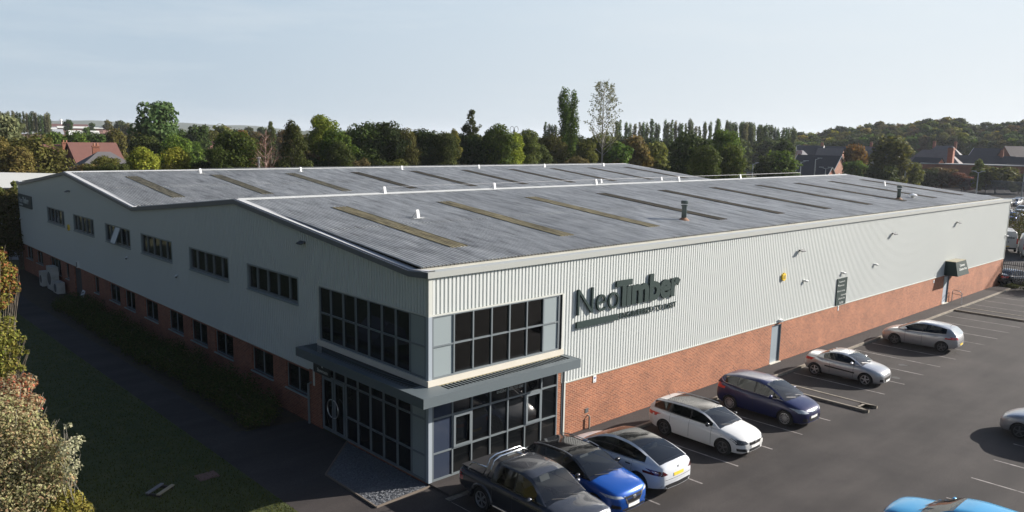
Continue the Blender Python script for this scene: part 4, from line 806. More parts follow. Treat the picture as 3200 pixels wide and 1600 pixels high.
MPV = dict(L=4.38, W=1.83, H=1.63, wb=2.65, fo=.88, R=.33, paint=NAVY, spokes=15, rim=LRIM,
    top=[(0, .62), (.05, .72), (.15, .80), (.5, .93), (.85, 1.02), (1.2, 1.08), (1.6, 1.06), (3.0, 1.11), (4.0, 1.2), (4.25, 1.15), (4.35, .95), (4.38, .7)],
    plan=[(0, .62), (.05, .74), (.15, .85), (.45, .95), (.9, 1), (3.5, 1), (4.0, .95), (4.25, .88), (4.35, .8), (4.38, .72)], bot=[(0, .25), (.2, .19), (1, .18), (3.6, .2), (4.2, .3), (4.38, .42)],
    green=dict(cowl=.98, header=1.95, rear=3.98, tail=4.27, roof=[(.98, 1.04), (1.4, 1.3), (1.95, 1.55), (2.5, 1.625), (3.2, 1.61), (3.98, 1.5), (4.27, 1.15)], win=[(1.2, 1.45), (1.5, 2.35), (2.42, 3.22), (3.26, 3.85)], winline=1, tumble=.36),
    doors=(1.5, 2.4, 3.25), handles=(2.22, 3.1), mirror=1.55, aerial=3.85,
    front=dict(lamp=[[(.45, .66), (.9, .68), (.97, .84), (.7, .80)]], grille=[(-.36, .3), (.36, .3), (.46, .52), (-.46, .52)], strip=[[(-.26, .68), (.26, .68), (.28, .71), (-.28, .71)], [(-.24, .73), (.24, .73), (.25, .755), (-.25, .755)], [(-.62, .24), (.62, .24), (.6, .27), (-.6, .27)]], fog=[[(.5, .32), (.8, .34), (.78, .48), (.56, .45)]], plate=[(-.29, .42), (.29, .42), (.29, .53), (-.29, .53)]),
    back=dict(lamp=[[(.66, .95), (.97, .92), (.95, 1.13), (.72, 1.13)]], plate=[(-.29, .6), (.29, .6), (.29, .71), (-.29, .71)]))
COUPE = dict(L=4.04, W=1.75, H=1.40, wb=2.54, fo=.82, R=.315, paint=SILV, spokes=5, rim=LRIM, sidestrip=(1.35, 2.85, .52, .60),
    top=[(0, .58), (.05, .66), (.15, .74), (.45, .84), (.8, .91), (1.15, .96), (1.5, .95), (2.9, .98), (3.3, 1.03), (3.8, 1.02), (3.95, .9), (4.02, .7), (4.04, .58)],
    plan=[(0, .6), (.05, .72), (.15, .84), (.4, .94), (.85, 1), (3.1, 1), (3.6, .95), (3.85, .88), (3.98, .78), (4.04, .68)], bot=[(0, .25), (.2, .18), (1, .17), (3.3, .2), (3.9, .3), (4.04, .4)], crown=[(0, .02), (.3, .035), (1.2, .04), (3.2, .05), (3.8, .06), (4.04, .02)],
    green=dict(cowl=1.08, header=1.82, rear=2.75, tail=3.32, roof=[(1.08, .95), (1.45, 1.18), (1.82, 1.345), (2.2, 1.395), (2.6, 1.37), (2.95, 1.25), (3.32, 1.03)], win=[(1.42, 2.5), (2.54, 2.95)], tumble=.45),
    doors=(1.42, 2.6), handles=(2.42,), mirror=1.52, aerial=1.95,
    front=dict(lamp=[[(.42, .56), (.9, .66), (.95, .80), (.74, .78)]], grille=[(-.42, .3), (.42, .3), (.5, .46), (-.5, .46)], strip=[[(-.52, .46), (.52, .46), (.52, .485), (-.52, .485)], [(-.4, .37), (.4, .37), (.4, .385), (-.4, .385)]], fog=[[(.6, .3), (.8, .32), (.8, .42), (.62, .42)]], plate=[(-.29, .25), (.29, .25), (.29, .35), (-.29, .35)], badge=[(-.08, .6), (.08, .6), (.06, .70), (-.06, .70)]),
    back=dict(lamp=[[(.6, .8), (.95, .78), (.95, .92), (.64, .93)]], plate=[(-.29, .6), (.29, .6), (.29, .7), (-.29, .7)]))
HATCH = dict(L=4.28, W=1.77, H=1.57, wb=2.58, fo=.86, R=.32, paint=SILV, spokes=5, rim=DRIM,
    top=[(0, .60), (.05, .68), (.15, .76), (.5, .9), (.85, .98), (1.2, 1.03), (1.6, 1.0), (3.0, 1.05), (3.9, 1.13), (4.12, 1.08), (4.24, .9), (4.28, .66)],
    plan=[(0, .6), (.05, .72), (.15, .84), (.45, .95), (.9, 1), (3.4, 1), (3.9, .95), (4.12, .87), (4.24, .79), (4.28, .7)], bot=[(0, .25), (.2, .19), (1, .18), (3.5, .2), (4.1, .3), (4.28, .42)],
    green=dict(cowl=1.0, header=1.92, rear=3.75, tail=4.13, roof=[(1.0, 1.0), (1.4, 1.24), (1.92, 1.49), (2.4, 1.565), (3.0, 1.54), (3.75, 1.41), (4.13, 1.08)], win=[(1.4, 2.32), (2.38, 3.62)], tumble=.38, rglass=mat('pale_rear_glass', (.3, .33, .35), .1)),
    doors=(1.42, 2.35), handles=(2.2, 3.1), mirror=1.5, aerial=3.6,
    front=dict(lamp=[[(.5, .62), (.9, .66), (.95, .8), (.7, .76)]], grille=[(-.4, .3), (.4, .3), (.42, .5), (-.42, .5)], plate=[(-.29, .38), (.29, .38), (.29, .49), (-.29, .49)]),
    back=dict(lamp=[[(.62, .84), (.99, .82), (.97, .98), (.72, .98)]], plate=[(-.29, .47), (.29, .47), (.29, .58), (-.29, .58)], seam=[[(-.7, .68), (.7, .68), (.7, .695), (-.7, .695)]]))
CROSS = dict(L=4.43, W=1.84, H=1.62, wb=2.67, fo=.9, R=.35, paint=BLUE, spokes=5, rim=DRIM,
    top=[(0, .66), (.05, .78), (.15, .88), (.5, .97), (.9, 1.03), (1.25, 1.08), (1.6, 1.07), (3.0, 1.11), (4.05, 1.17), (4.3, 1.1), (4.4, .9), (4.43, .7)],
    plan=[(0, .66), (.05, .76), (.15, .86), (.4, .95), (.85, 1), (3.5, 1), (4.05, .96), (4.3, .88), (4.4, .8), (4.43, .72)], bot=[(0, .28), (.2, .21), (1, .2), (3.6, .22), (4.2, .32), (4.43, .44)],
    green=dict(cowl=1.15, header=2.02, rear=3.9, tail=4.25, roof=[(1.15, 1.05), (1.6, 1.3), (2.02, 1.51), (2.6, 1.59), (3.2, 1.58), (3.9, 1.47), (4.25, 1.1)], win=[(1.45, 2.42), (2.48, 3.3), (3.34, 3.75)], roofpaint=BLKP, black_roof=(2.05, 3.4), rails=LRIM, tumble=.4),
    doors=(1.45, 2.45), handles=(2.28, 3.2), mirror=1.58, mirrorm=BLKP,
    front=dict(lamp=[[(.5, .73), (.95, .76), (.97, .85), (.6, .80)]], headm=HEADL, grille=[(-.34, .52), (.34, .52), (.48, .76), (-.48, .76)], strip=[[(-.5, .78), (-.44, .78), (-.28, .5), (-.34, .5)], [(.44, .78), (.5, .78), (.34, .5), (.28, .5)], [(-.34, .5), (.34, .5), (.3, .545), (-.3, .545)], [(-.7, .27), (.7, .27), (.7, .3), (-.7, .3)]], lower=[(-.62, .3), (.62, .3), (.55, .38), (-.55, .38)], fog=[[(.62, .4), (.9, .44), (.88, .56), (.66, .5)]], plate=[(-.29, .385), (.29, .385), (.29, .5), (-.29, .5)], badge=[(-.075, .62), (.075, .62), (.075, .735), (-.075, .735)]),
    back=dict(lamp=[[(.6, .9), (.97, .9), (.97, 1.02), (.6, 1.03)]], plate=[(-.29, .6), (.29, .6), (.29, .71), (-.29, .71)]))
FAST = dict(L=4.75, W=1.92, H=1.62, wb=2.89, fo=.85, R=.36, paint=WHT2, spokes=5, rim=DRIM,
    top=[(0, .58), (.05, .66), (.2, .76), (.6, .89), (1.0, .98), (1.3, 1.02), (1.7, 1.03), (3.2, 1.07), (4.1, 1.13), (4.5, 1.14), (4.66, 1.08), (4.72, .9), (4.75, .66)],
    plan=[(0, .6), (.05, .72), (.2, .85), (.5, .95), (1.0, 1), (3.8, 1), (4.3, .95), (4.6, .88), (4.71, .82), (4.75, .74)], bot=[(0, .25), (.2, .2), (1, .19), (3.9, .22), (4.5, .3), (4.75, .36)],
    green=dict(cowl=1.0, header=1.95, rear=3.55, tail=4.45, roof=[(1.0, 1.0), (1.5, 1.3), (1.95, 1.51), (2.5, 1.61), (3.0, 1.59), (3.55, 1.49), (4.1, 1.29), (4.45, 1.14)], win=[(1.35, 2.5), (2.54, 3.95)], black_roof=(1.95, 3.56), tumble=.42, inset=.09),
    doors=(1.45, 2.52, 3.45), handles=(2.35, 3.3), handlem=GRILL, mirror=1.55,
    front=dict(lamp=[[(.55, .62), (.9, .66), (.95, .74), (.7, .72)]]),
    back=dict(lamp=[[(.58, .84), (.99, .80), (.99, .97), (.78, .98)]], plate=[(-.28, .74), (.28, .74), (.28, .85), (-.28, .85)], bumper=[(-.86, .37), (.86, .37), (.82, .5), (-.82, .5)], seam=[[(-.72, .66), (.72, .66), (.72, .675), (-.72, .675)]], badge=[(-.04, .98), (.04, .98), (.04, 1.04), (-.04, 1.04)]), tailm=mat('dark_red_lamp', (.09, .01, .015), .12, coat=1))
PICK = dict(L=5.25, W=1.95, H=1.83, wb=3.095, fo=.91, R=.385, paint=GREYP, spokes=6, twin=True, rim=LRIM,
    top=[(0, .78), (.05, .88), (.12, .96), (.4, 1.03), (.9, 1.08), (1.3, 1.13), (1.7, 1.12), (3.5, 1.14), (3.56, 1.14), (5.1, 1.14), (5.2, 1.1), (5.25, 1.0)],
    plan=[(0, .74), (.05, .84), (.15, .92), (.4, .97), (.9, 1), (4.6, 1), (5.0, .98), (5.2, .95), (5.25, .92)], bot=[(0, .36), (.3, .3), (1, .3), (4.3, .34), (5.0, .45), (5.25, .5)], crown=[(0, .02), (.3, .05), (1.2, .05), (3.4, .03), (3.8, .0), (5.25, .0)],
    green=dict(cowl=1.22, header=1.98, rear=3.5, tail=3.62, roof=[(1.22, 1.1), (1.6, 1.4), (1.98, 1.70), (2.5, 1.80), (3.1, 1.80), (3.5, 1.74), (3.62, 1.13)], win=[(1.62, 2.52), (2.58, 3.35)], tumble=.30),
    doors=(1.6, 2.56, 3.5), handles=(2.4, 3.36), mirror=1.75,
    front=dict(lamp=[[(.58, .78), (.93, .80), (.95, .95), (.62, .93)]], grille=[(-.54, .72), (.54, .72), (.56, .92), (-.56, .92)], strip=[[(-.54, .86), (.54, .86), (.54, .885), (-.54, .885)], [(-.54, .78), (.54, .78), (.54, .805), (-.54, .805)]], lower=[(-.6, .42), (.6, .42), (.6, .6), (-.6, .6)], plate=[(-.28, .6), (.28, .6), (.28, .7), (-.28, .7)]),
    back=dict(lamp=[[(.86, .75), (1.0, .75), (1.0, 1.05), (.86, 1.05)]], plate=[(-.28, .6), (.28, .6), (.28, .7), (-.28, .7)]))
NOUT, NIN = R(-90), R(90)
pk = make_car('pickup_truck', 'dark grey double-cab pickup with chrome sports bar, parked nearest the glazed corner', 'pickup', PICK, (1.12, -1.3-5.25/2, 0), NOUT)
XP = lambda s: 5.25/2-s
b = MB(); b.prism([(-.80, 1.145), (-.78, 1.165), (.78, 1.165), (.80, 1.145)], 0, XP(5.18), XP(3.7)); b.build('tonneau_cover', mat('tonneau_black', (.02, .02, .022), .55), pk)
b = MB()
for s in (3.72, 3.92): b.tube([(XP(s+.15), -.84, 1.14), (XP(s), -.80, 1.45), (XP(s)+.05, -.70, 1.72), (XP(s)+.08, -.5, 1.83), (XP(s)+.08, .5, 1.83), (XP(s)+.05, .70, 1.72), (XP(s), .80, 1.45), (XP(s+.15), .84, 1.14)], .036, 8)
for sg in (1, -1): b.tube([(XP(3.9), sg*.80, 1.45), (XP(4.6), sg*.80, 1.40), (XP(4.72), sg*.82, 1.3), (XP(4.78), sg*.84, 1.14)], .03, 8)
b.build('sports_bar', CHROME, pk, smooth=True)
for sg in (1, -1):
    for wxx in (XP(.91), XP(.91+3.095)):
        b = MB(); pth = [(wxx+math.cos(a)*.49, sg*.965, .385+math.sin(a)*.49) for a in np.linspace(-.1, math.pi+.1, 14)]; b.tube(pth, .055, 6); b.build('wheel_arch_flare', GREYP, pk, smooth=True)
    b = MB(); b.tube([(XP(1.45), sg*.93, .36), (XP(3.45), sg*.93, .36)], .04, 8); b.build('side_step', CHROME, pk)
make_car('parked_car', 'bright blue crossover with black roof, between the grey pickup and the white fastback', 'car', CROSS, (3.55, -1.62-4.43/2, 0), NOUT)
make_car('parked_car', 'white fastback car with black glass roof and yellow rear plate, nose to the wall', 'car', FAST, (5.95, -6.03+4.75/2, 0), NIN)
make_car('parked_car', 'white estate car with black glass roof, nose out beside the navy people carrier', 'car', ESTATE, (10.92, -1.42-4.585/2, 0), NOUT)
make_car('parked_car', 'navy blue people carrier with chrome window line, nose out beside the traffic island', 'car', MPV, (15.72, -1.58-4.38/2, 0), NOUT)
make_car('parked_car', 'silver coupe-cabriolet with black side strip, nose out past the traffic island', 'car', COUPE, (23.88, -1.6-4.04/2, 0), NOUT+R(4.0))
make_car('parked_car', 'silver hatchback with dark wheels and yellow rear plate, nose to the wall farthest along', 'car', HATCH, (33.75, -1.5-4.28/2, 0), NIN+R(4.0))
h2 = dict(HATCH); h2['L'] = 4.28; make_car('parked_car', 'silver car whose nose enters the picture at the right edge', 'car', h2, (21.75, -11.35-4.28/2, 0), NIN)
c2 = dict(CROSS); c2['paint'] = CYAN; c2['green'] = dict(CROSS['green'], roofpaint=CYAN, black_roof=None, rails=None); c2['mirrorm'] = CYAN
make_car('parked_car', 'sky blue car cut by the bottom right corner of the picture', 'car', c2, (8.95, -11.75-4.43/2, 0), NIN)
# ------------------------------------------------------------------ trees, shrubs
def leaves(blobs, n, size, seed=0, shell=.55, up=.35, gaps=0.0, droop=0.0, aspect=.62):
    """leaf quads scattered through a union of ellipsoids; blobs = [(cx,cy,cz,rx,ry,rz)]"""
    g_ = np.random.default_rng(seed); bl = np.array(blobs, float); vol = bl[:, 3]*bl[:, 4]*bl[:, 5]; pk_ = g_.choice(len(bl), n, p=vol**.75/np.sum(vol**.75))
    d = g_.normal(size=(n, 3)); d /= np.linalg.norm(d, axis=1)[:, None]; rr = shell+(1-shell)*g_.random(n)**.7+g_.normal(0, .05, n)
    c = bl[pk_, :3]+d*rr[:, None]*bl[pk_, 3:]
    # clumps: leaves pulled toward random twig centres so light and dark masses form
    tw = c[g_.integers(0, n, max(8, n//22))]; j = g_.integers(0, len(tw), n)
    near = g_.random(n) < .0
    nd = d+np.array([0, 0, up])+g_.normal(0, .55, (n, 3)); nd /= np.linalg.norm(nd, axis=1)[:, None]
    a = np.cross(nd, g_.normal(size=(n, 3))); a /= np.linalg.norm(a, axis=1)[:, None]; b_ = np.cross(nd, a); s = size*g_.uniform(.55, 1.35, n)[:, None]
    a *= s; b_ *= s*aspect; q_ = np.stack([c-a, c+b_*.9+nd*s*.12, c+a, c-b_*.9+nd*s*.12], 1).reshape(-1, 3); return q_
def leaf_mesh(name, blobs, n, size, seed=0, **k):
    q_ = leaves(blobs, n, size, seed, **k); me = bpy.data.meshes.new(name); me.vertices.add(len(q_)); me.vertices.foreach_set('co', q_.ravel()); nq = len(q_)//4
    me.loops.add(nq*4); me.loops.foreach_set('vertex_index', np.arange(nq*4)); me.polygons.add(nq); me.polygons.foreach_set('loop_start', np.arange(0, nq*4, 4)); me.polygons.foreach_set('loop_total', np.full(nq, 4)); me.update(calc_edges=True)
    me.materials.append(LEAF); return me
def crown_blobs(kind, seed):
    """unit width, top at z = 0, hanging down"""
    g_ = np.random.default_rng(seed); B_ = []
    def ring(n, zf, wf, rf, zs=1.0):
        for i in range(n):
            z = zf(g_); w_ = wf(z); th = g_.uniform(0, 6.28); rr = g_.uniform(*rf)*(.6+.4*w_/.5); r = max(0, w_-rr)*g_.uniform(.55, 1.05); B_.append((r*math.cos(th), r*math.sin(th), z, rr, rr, rr*zs))
    if kind == 'round':
        B_ += [(0, 0, -.5, .3, .3, .3), (0, 0, -.95, .36, .36, .4)]
        ring(34, lambda g: g.uniform(-1.35, -.16), lambda z: .5*math.sin(math.pi*min(.5, (-z+.02)/1.1))**.55, (.13, .22), .85)
        B_.append((g_.uniform(-.08, .08), g_.uniform(-.08, .08), -.17, .2, .2, .17))
    elif kind == 'tall':
        B_ += [(0, 0, -.8, .25, .25, .6)]; ring(36, lambda g: g.uniform(-2.1, -.13), lambda z: .5*math.sin(math.pi*min(.5, (-z+.02)/2.4))**.7, (.12, .2), 1.1); B_.append((0, 0, -.14, .1, .1, .14))
    elif kind == 'bush':
        B_ += [(0, 0, -.5, .32, .32, .35)]; ring(32, lambda g: g.uniform(-.85, -.13), lambda z: .5*math.sin(math.pi*min(.5, (-z+.02)/.7))**.5, (.12, .2), .8)
    elif kind == 'poplar':
        for i in range(34):
            z = -.22-4.4*i/33; w_ = .5*math.sin(math.pi*min(.5, (-z+.2)/2.6))**.7; th = g_.uniform(0, 6.28); rr = g_.uniform(.45, .7)*w_; r = (w_-rr)*g_.uniform(.4, 1.1); B_.append((r*math.cos(th), r*math.sin(th), z, rr, rr, rr*1.8))
        B_.append((0, 0, -.15, .08, .08, .2))
    elif kind == 'spiky':
        ring(40, lambda g: g.uniform(-1.4, -.08), lambda z: .5*min(1, (-z/1.0))**.6, (.09, .17), .7); B_.append((0, 0, -.8, .15, .15, .6))
    return B_
DEPTH = dict(round=1.5, tall=2.3, bush=1.0, poplar=4.8, spiky=1.55)
def trunk_mesh(name, kind, seed, bare=False):
    g_ = random.Random(seed); M = MB(); h = {'round': .62, 'tall': .85, 'bush': .4, 'poplar': .9, 'spiky': .92}[kind]; r = .022 if kind != 'poplar' else .012
    M.tube([(0, 0, -.02), (.005, .004, h*.3), (g_.uniform(-.02, .02), g_.uniform(-.02, .02), h*.7), (0, 0, h)], [r*1.3, r, r*.6, r*.25], 6)
    for i in range(9 if not bare else 46):
        z = h*g_.uniform(.25, .85); a = g_.uniform(0, 6.28); l = (.24 if kind in ('round', 'tall') else .14)*g_.uniform(.6, 1.2)*(1.15 if bare else 1)
        if kind == 'poplar': l = .07
        p1 = (math.cos(a)*l*.5, math.sin(a)*l*.5, z+l*.6); p2 = (math.cos(a+.2)*l, math.sin(a+.2)*l, z+l*1.3)
        M.tube([(0, 0, z), p1, p2], [r*.45, r*.28, r*.08], 4)
        if bare:
            for k in range(3): aa = a+g_.uniform(-.9, .9); M.tube([p1, (p1[0]+math.cos(aa)*l*.5, p1[1]+math.sin(aa)*l*.5, p1[2]+l*.7)], [r*.2, r*.06], 3)
    me_o = M.build(name, BARK, None, smooth=True, fix=False); me = me_o.data; bpy.data.objects.remove(me_o); return me
KINDS = {}
def kind_mesh(kind, size_class, var):
    key = (kind, size_class, var)
    if key not in KINDS:
        n, sz_ = {'near': (11000, .027), 'mid': (5200, .04), 'far': (1700, .068)}[size_class]
        if kind == 'poplar': n, sz_ = int(n*.7), sz_*1.9
        if kind == 'spiky': n = int(n*.4)
        if kind == 'bush': n = int(n*.8)
        KINDS[key] = (leaf_mesh('crown', crown_blobs(kind, 11*var+len(kind)), n, sz_, var), trunk_mesh('trunk', kind, var))
    return KINDS[key]
COLS = {k_: tuple(c_*1.22 for c_ in v_) for k_, v_ in dict(dark=(.040, .060, .012), green=(.062, .10, .014), bright=(.095, .135, .02), yellow=(.18, .19, .022), olive=(.088, .098, .02), brown=(.105, .088, .026), orange=(.19, .115, .02), gold=(.14, .125, .022), grey=(.12, .13, .062), grgreen=(.07, .10, .035), deep=(.026, .042, .010), red=(.15, .075, .04)).items()}
def jit(c, a=.14): return tuple(max(.005, v*(1+random.uniform(-a, a))) for v in c)
tree_n = 0
def tree(u, vtop, width, dist, kind, colour, label, group='trees beyond the warehouse', name=None, base=None, sc=None, zbase=0.0, hfac=None):
    """u, vtop: where the top stands in the photo; width in photo pixels; dist in metres"""
    global tree_n; tree_n += 1; p = pos(u, vtop, dist)
    if p[1] < 60 and p[0] < 66: dist *= (60+random.uniform(0, 7)-CAMP[1])/(p[1]-CAMP[1]); p = pos(u, vtop, dist)
    zb = zbase; h = max(1.2, p[2]-zb); wm = width*depthf(u, vtop, dist)/FPX*(1.14 if dist < 130 and kind in ('round', 'bush') else 1)
    t = thing(name or {'poplar': 'poplar_tree', 'bush': 'bush', 'spiky': 'pine_tree'}.get(kind, 'tree'), label, 'tree' if kind != 'bush' else 'bush', (p[0], p[1], zb), 0, group)
    cl = sc or ('near' if dist < 125 else 'mid' if dist < 240 else 'far'); cm, tm_ = kind_mesh(kind, cl, tree_n % 4); k = min(1.0, h*.97/(DEPTH[kind]*wm)); ang = random.uniform(0, 6.28)
    o = bpy.data.objects.new('crown', cm); COL.objects.link(o); o.parent = t; o.color = (*jit(COLS[colour]), 1); o.location = (0, 0, h); o.scale = (wm, wm, wm*k); o.rotation_euler = (0, 0, ang)
    o = bpy.data.objects.new('trunk', tm_); COL.objects.link(o); o.parent = t; hh = h*.85; o.scale = (max(wm, hh*.35),)*2+(hh,); o.rotation_euler = (0, 0, ang)
    if kind == 'poplar' or k < .99: o.scale = (wm*.8, wm*.8, hh)
    return t
CW_ = dict(dark='dark green', green='mid green', bright='bright green', yellow='yellow-green', olive='olive', brown='brownish', orange='orange autumn', grey='pale grey-green', grgreen='grey-green', deep='very dark', red='reddish')
# near belt: (u, vtop, width, dist, kind, colour, words)
T = [
 (10, 352, 150, 128, 'round', 'grey', 'pale greyish willow at the left edge above the white roof'),
 (-40, 410, 170, 104, 'round', 'brown', 'brownish tree cut by the left edge behind the white roof'),
 (92, 414, 210, 108, 'round', 'olive', 'wide olive tree left of the terracotta roofed house'),
 (30, 450, 150, 100, 'bush', 'brown', 'rusty brown bush at the left edge behind the white roof'),
 (165, 408, 110, 165, 'round', 'green', 'mid green tree left behind the terracotta roof'), (235, 407, 100, 170, 'round', 'green', 'mid green tree right above the terracotta roof'), (300, 410, 90, 172, 'round', 'dark', 'dark tree right of centre behind the terracotta roof'), (355, 398, 100, 180, 'round', 'olive', 'olive tree left of the tall grey-green poplar-like tree'),
 (487, 311, 175, 136, 'round', 'grgreen', 'tallest broad grey-green tree standing up over the left skyline'),
 (455, 420, 130, 122, 'round', 'dark', 'dark green tree at the left foot of the tall grey-green tree'), (545, 415, 110, 120, 'round', 'bright', 'bright green tree at the right foot of the tall grey-green tree'),
 (440, 455, 130, 88, 'round', 'yellow', 'yellow-green tree in front, right of the grey hipped roof'), (545, 458, 130, 86, 'round', 'yellow', 'second yellow-green tree, left of the small red gable'), (495, 482, 90, 80, 'bush', 'bright', 'low green bush between the two yellow-green trees'),
 (330, 480, 90, 98, 'bush', 'olive', 'small olive bush in front of the grey hipped roof'), (250, 505, 150, 92, 'bush', 'brown', 'low brown scrub just above the white roof'), (385, 512, 90, 88, 'bush', 'brown', 'low brown bush at the right end of the white roof'),
 (615, 388, 110, 190, 'round', 'dark', 'dark tree on the skyline right of the tall grey-green tree'), (690, 384, 110, 240, 'round', 'olive', 'olive tree on the skyline under the far blue hill'), (600, 440, 100, 170, 'round', 'green', 'mid green tree left of the small red gable'),
 (757, 404, 44, 200, 'round', 'orange', 'small orange tree peeping over the dark oak'), (735, 402, 170, 90, 'round', 'dark', 'big dark oak right of the small red gable'), (680, 450, 90, 88, 'round', 'dark', 'dark lower tree left of the big dark oak'),
 (640, 500, 80, 80, 'bush', 'olive', 'olive bush below the small red gable'), (770, 508, 60, 76, 'bush', 'yellow', 'small yellow-green bush at the rear roof edge'),
 (845, 377, 36, 150, 'tall', 'grgreen', 'narrow grey-green tree behind the bare red tree'), (800, 430, 100, 100, 'round', 'olive', 'olive tree behind the bare reddish tree'),
 (910, 372, 130, 92, 'tall', 'dark', 'dark pointed tree left of the bright green round one'), (1003, 355, 140, 91, 'round', 'bright', 'bright green tall round-topped tree over the rear roof'), (1050, 400, 120, 89, 'round', 'green', 'green right shoulder beside the bright round-topped tree'),
 (950, 462, 150, 80, 'round', 'brown', 'brownish lower tree in front of the bright round-topped tree'), (1060, 440, 90, 84, 'round', 'dark', 'dark lower tree right of the brownish one'),
 (1140, 378, 160, 92, 'round', 'dark', 'dark rounded tree left of the skyline gap'), (1215, 376, 140, 94, 'round', 'deep', 'very dark rounded tree beside the first dark rounded one'), (1270, 398, 90, 98, 'round', 'olive', 'small olive tree behind the very dark rounded one'),
 (1290, 460, 110, 82, 'round', 'dark', 'dark low tree in front of the middle belt'), (1330, 400, 130, 92, 'round', 'deep', 'very dark tree in the middle of the belt'), (1390, 410, 110, 92, 'round', 'dark', 'dark tree left of the autumn-yellow one'), (1180, 470, 120, 80, 'round', 'deep', 'very dark low tree at the rear ridge'),
 (1418, 400, 60, 88, 'tall', 'gold', 'narrow autumn-yellow tree before the pine'), (1475, 340, 105, 102, 'spiky', 'dark', 'dark open-branched pine over the middle belt'), (1455, 415, 120, 90, 'round', 'deep', 'very dark tree under the open-branched pine'),
 (1500, 420, 150, 84, 'round', 'deep', 'very dark spreading tree right of the pine'), (1560, 384, 115, 90, 'round', 'green', 'light green tree right of the pine'), (1600, 412, 90, 86, 'round', 'yellow', 'yellow-green tree right of the light green one'),
 (1650, 402, 90, 100, 'round', 'olive', 'olive tree between the yellow-green tree and the great poplar'), (1720, 414, 120, 90, 'round', 'brown', 'brownish round tree at the left foot of the great poplar'), (1680, 450, 100, 84, 'round', 'dark', 'dark low tree left of the great poplar'),
 (1832, 430, 90, 86, 'round', 'olive', 'olive tree at the right foot of the great poplar'), (1885, 412, 150, 92, 'round', 'olive', 'golden olive tree under the sparse tall aspen'), (1930, 440, 110, 84, 'round', 'green', 'mid green low tree below the aspen'),
 (1985, 420, 150, 92, 'round', 'brown', 'reddish-brown tree right of the aspen'), (2050, 440, 130, 86, 'round', 'olive', 'olive tree sloping down right of the reddish-brown one'), (2095, 478, 90, 82, 'bush', 'grgreen', 'grey-green bush at the end of the rear roof'),
 (2150, 408, 170, 112, 'round', 'deep', 'big very dark round tree above the far end of the rear roof'), (2205, 450, 110, 100, 'round', 'dark', 'dark tree between the very dark one and the bright ash'), (2270, 402, 110, 122, 'round', 'bright', 'bright green ash right of the big dark tree'), (2285, 450, 110, 116, 'round', 'green', 'green tree below the bright ash'), (2240, 500, 90, 96, 'bush', 'brown', 'rusty bush beneath the bright ash'),
 (2440, 468, 150, 152, 'round', 'green', 'rounded green tree in front of the far houses'), (2395, 482, 90, 150, 'round', 'dark', 'dark tree left of the rounded green one'),
 (2676, 448, 98, 215, 'round', 'orange', 'orange-brown autumn tree right of the brick gable'), (2670, 500, 110, 205, 'round', 'green', 'green tree below the autumn one'),
 (2790, 422, 155, 190, 'round', 'olive', 'large dark olive weeping tree before the brown roof'), (2760, 510, 130, 185, 'bush', 'dark', 'dark bush at the foot of the large olive tree'), (2850, 500, 90, 195, 'bush', 'olive', 'olive bush right of the large olive tree'),
 (2890, 520, 110, 235, 'bush', 'dark', 'dark bush behind the palisade, leftmost'), (2950, 520, 130, 238, 'bush', 'brown', 'reddish bush behind the palisade fence'), (3010, 535, 90, 236, 'bush', 'red', 'red-brown bush below the brick annexe'),
 (3120, 514, 150, 232, 'bush', 'olive', 'wide olive bush behind the palisade on the right'), (3062, 494, 50, 228, 'tall', 'bright', 'small bright green tree behind the lamp post'), (3190, 540, 90, 236, 'bush', 'dark', 'dark bush at the right edge behind the palisade'),
]
for r_ in T: tree(*r_)
tree(1765, 272, 50, 126, 'poplar', 'green', 'great columnar green poplar rising above the skyline', sc='near'); tree(1790, 284, 50, 127, 'poplar', 'green', 'right-hand stem of the great columnar poplar', sc='near')
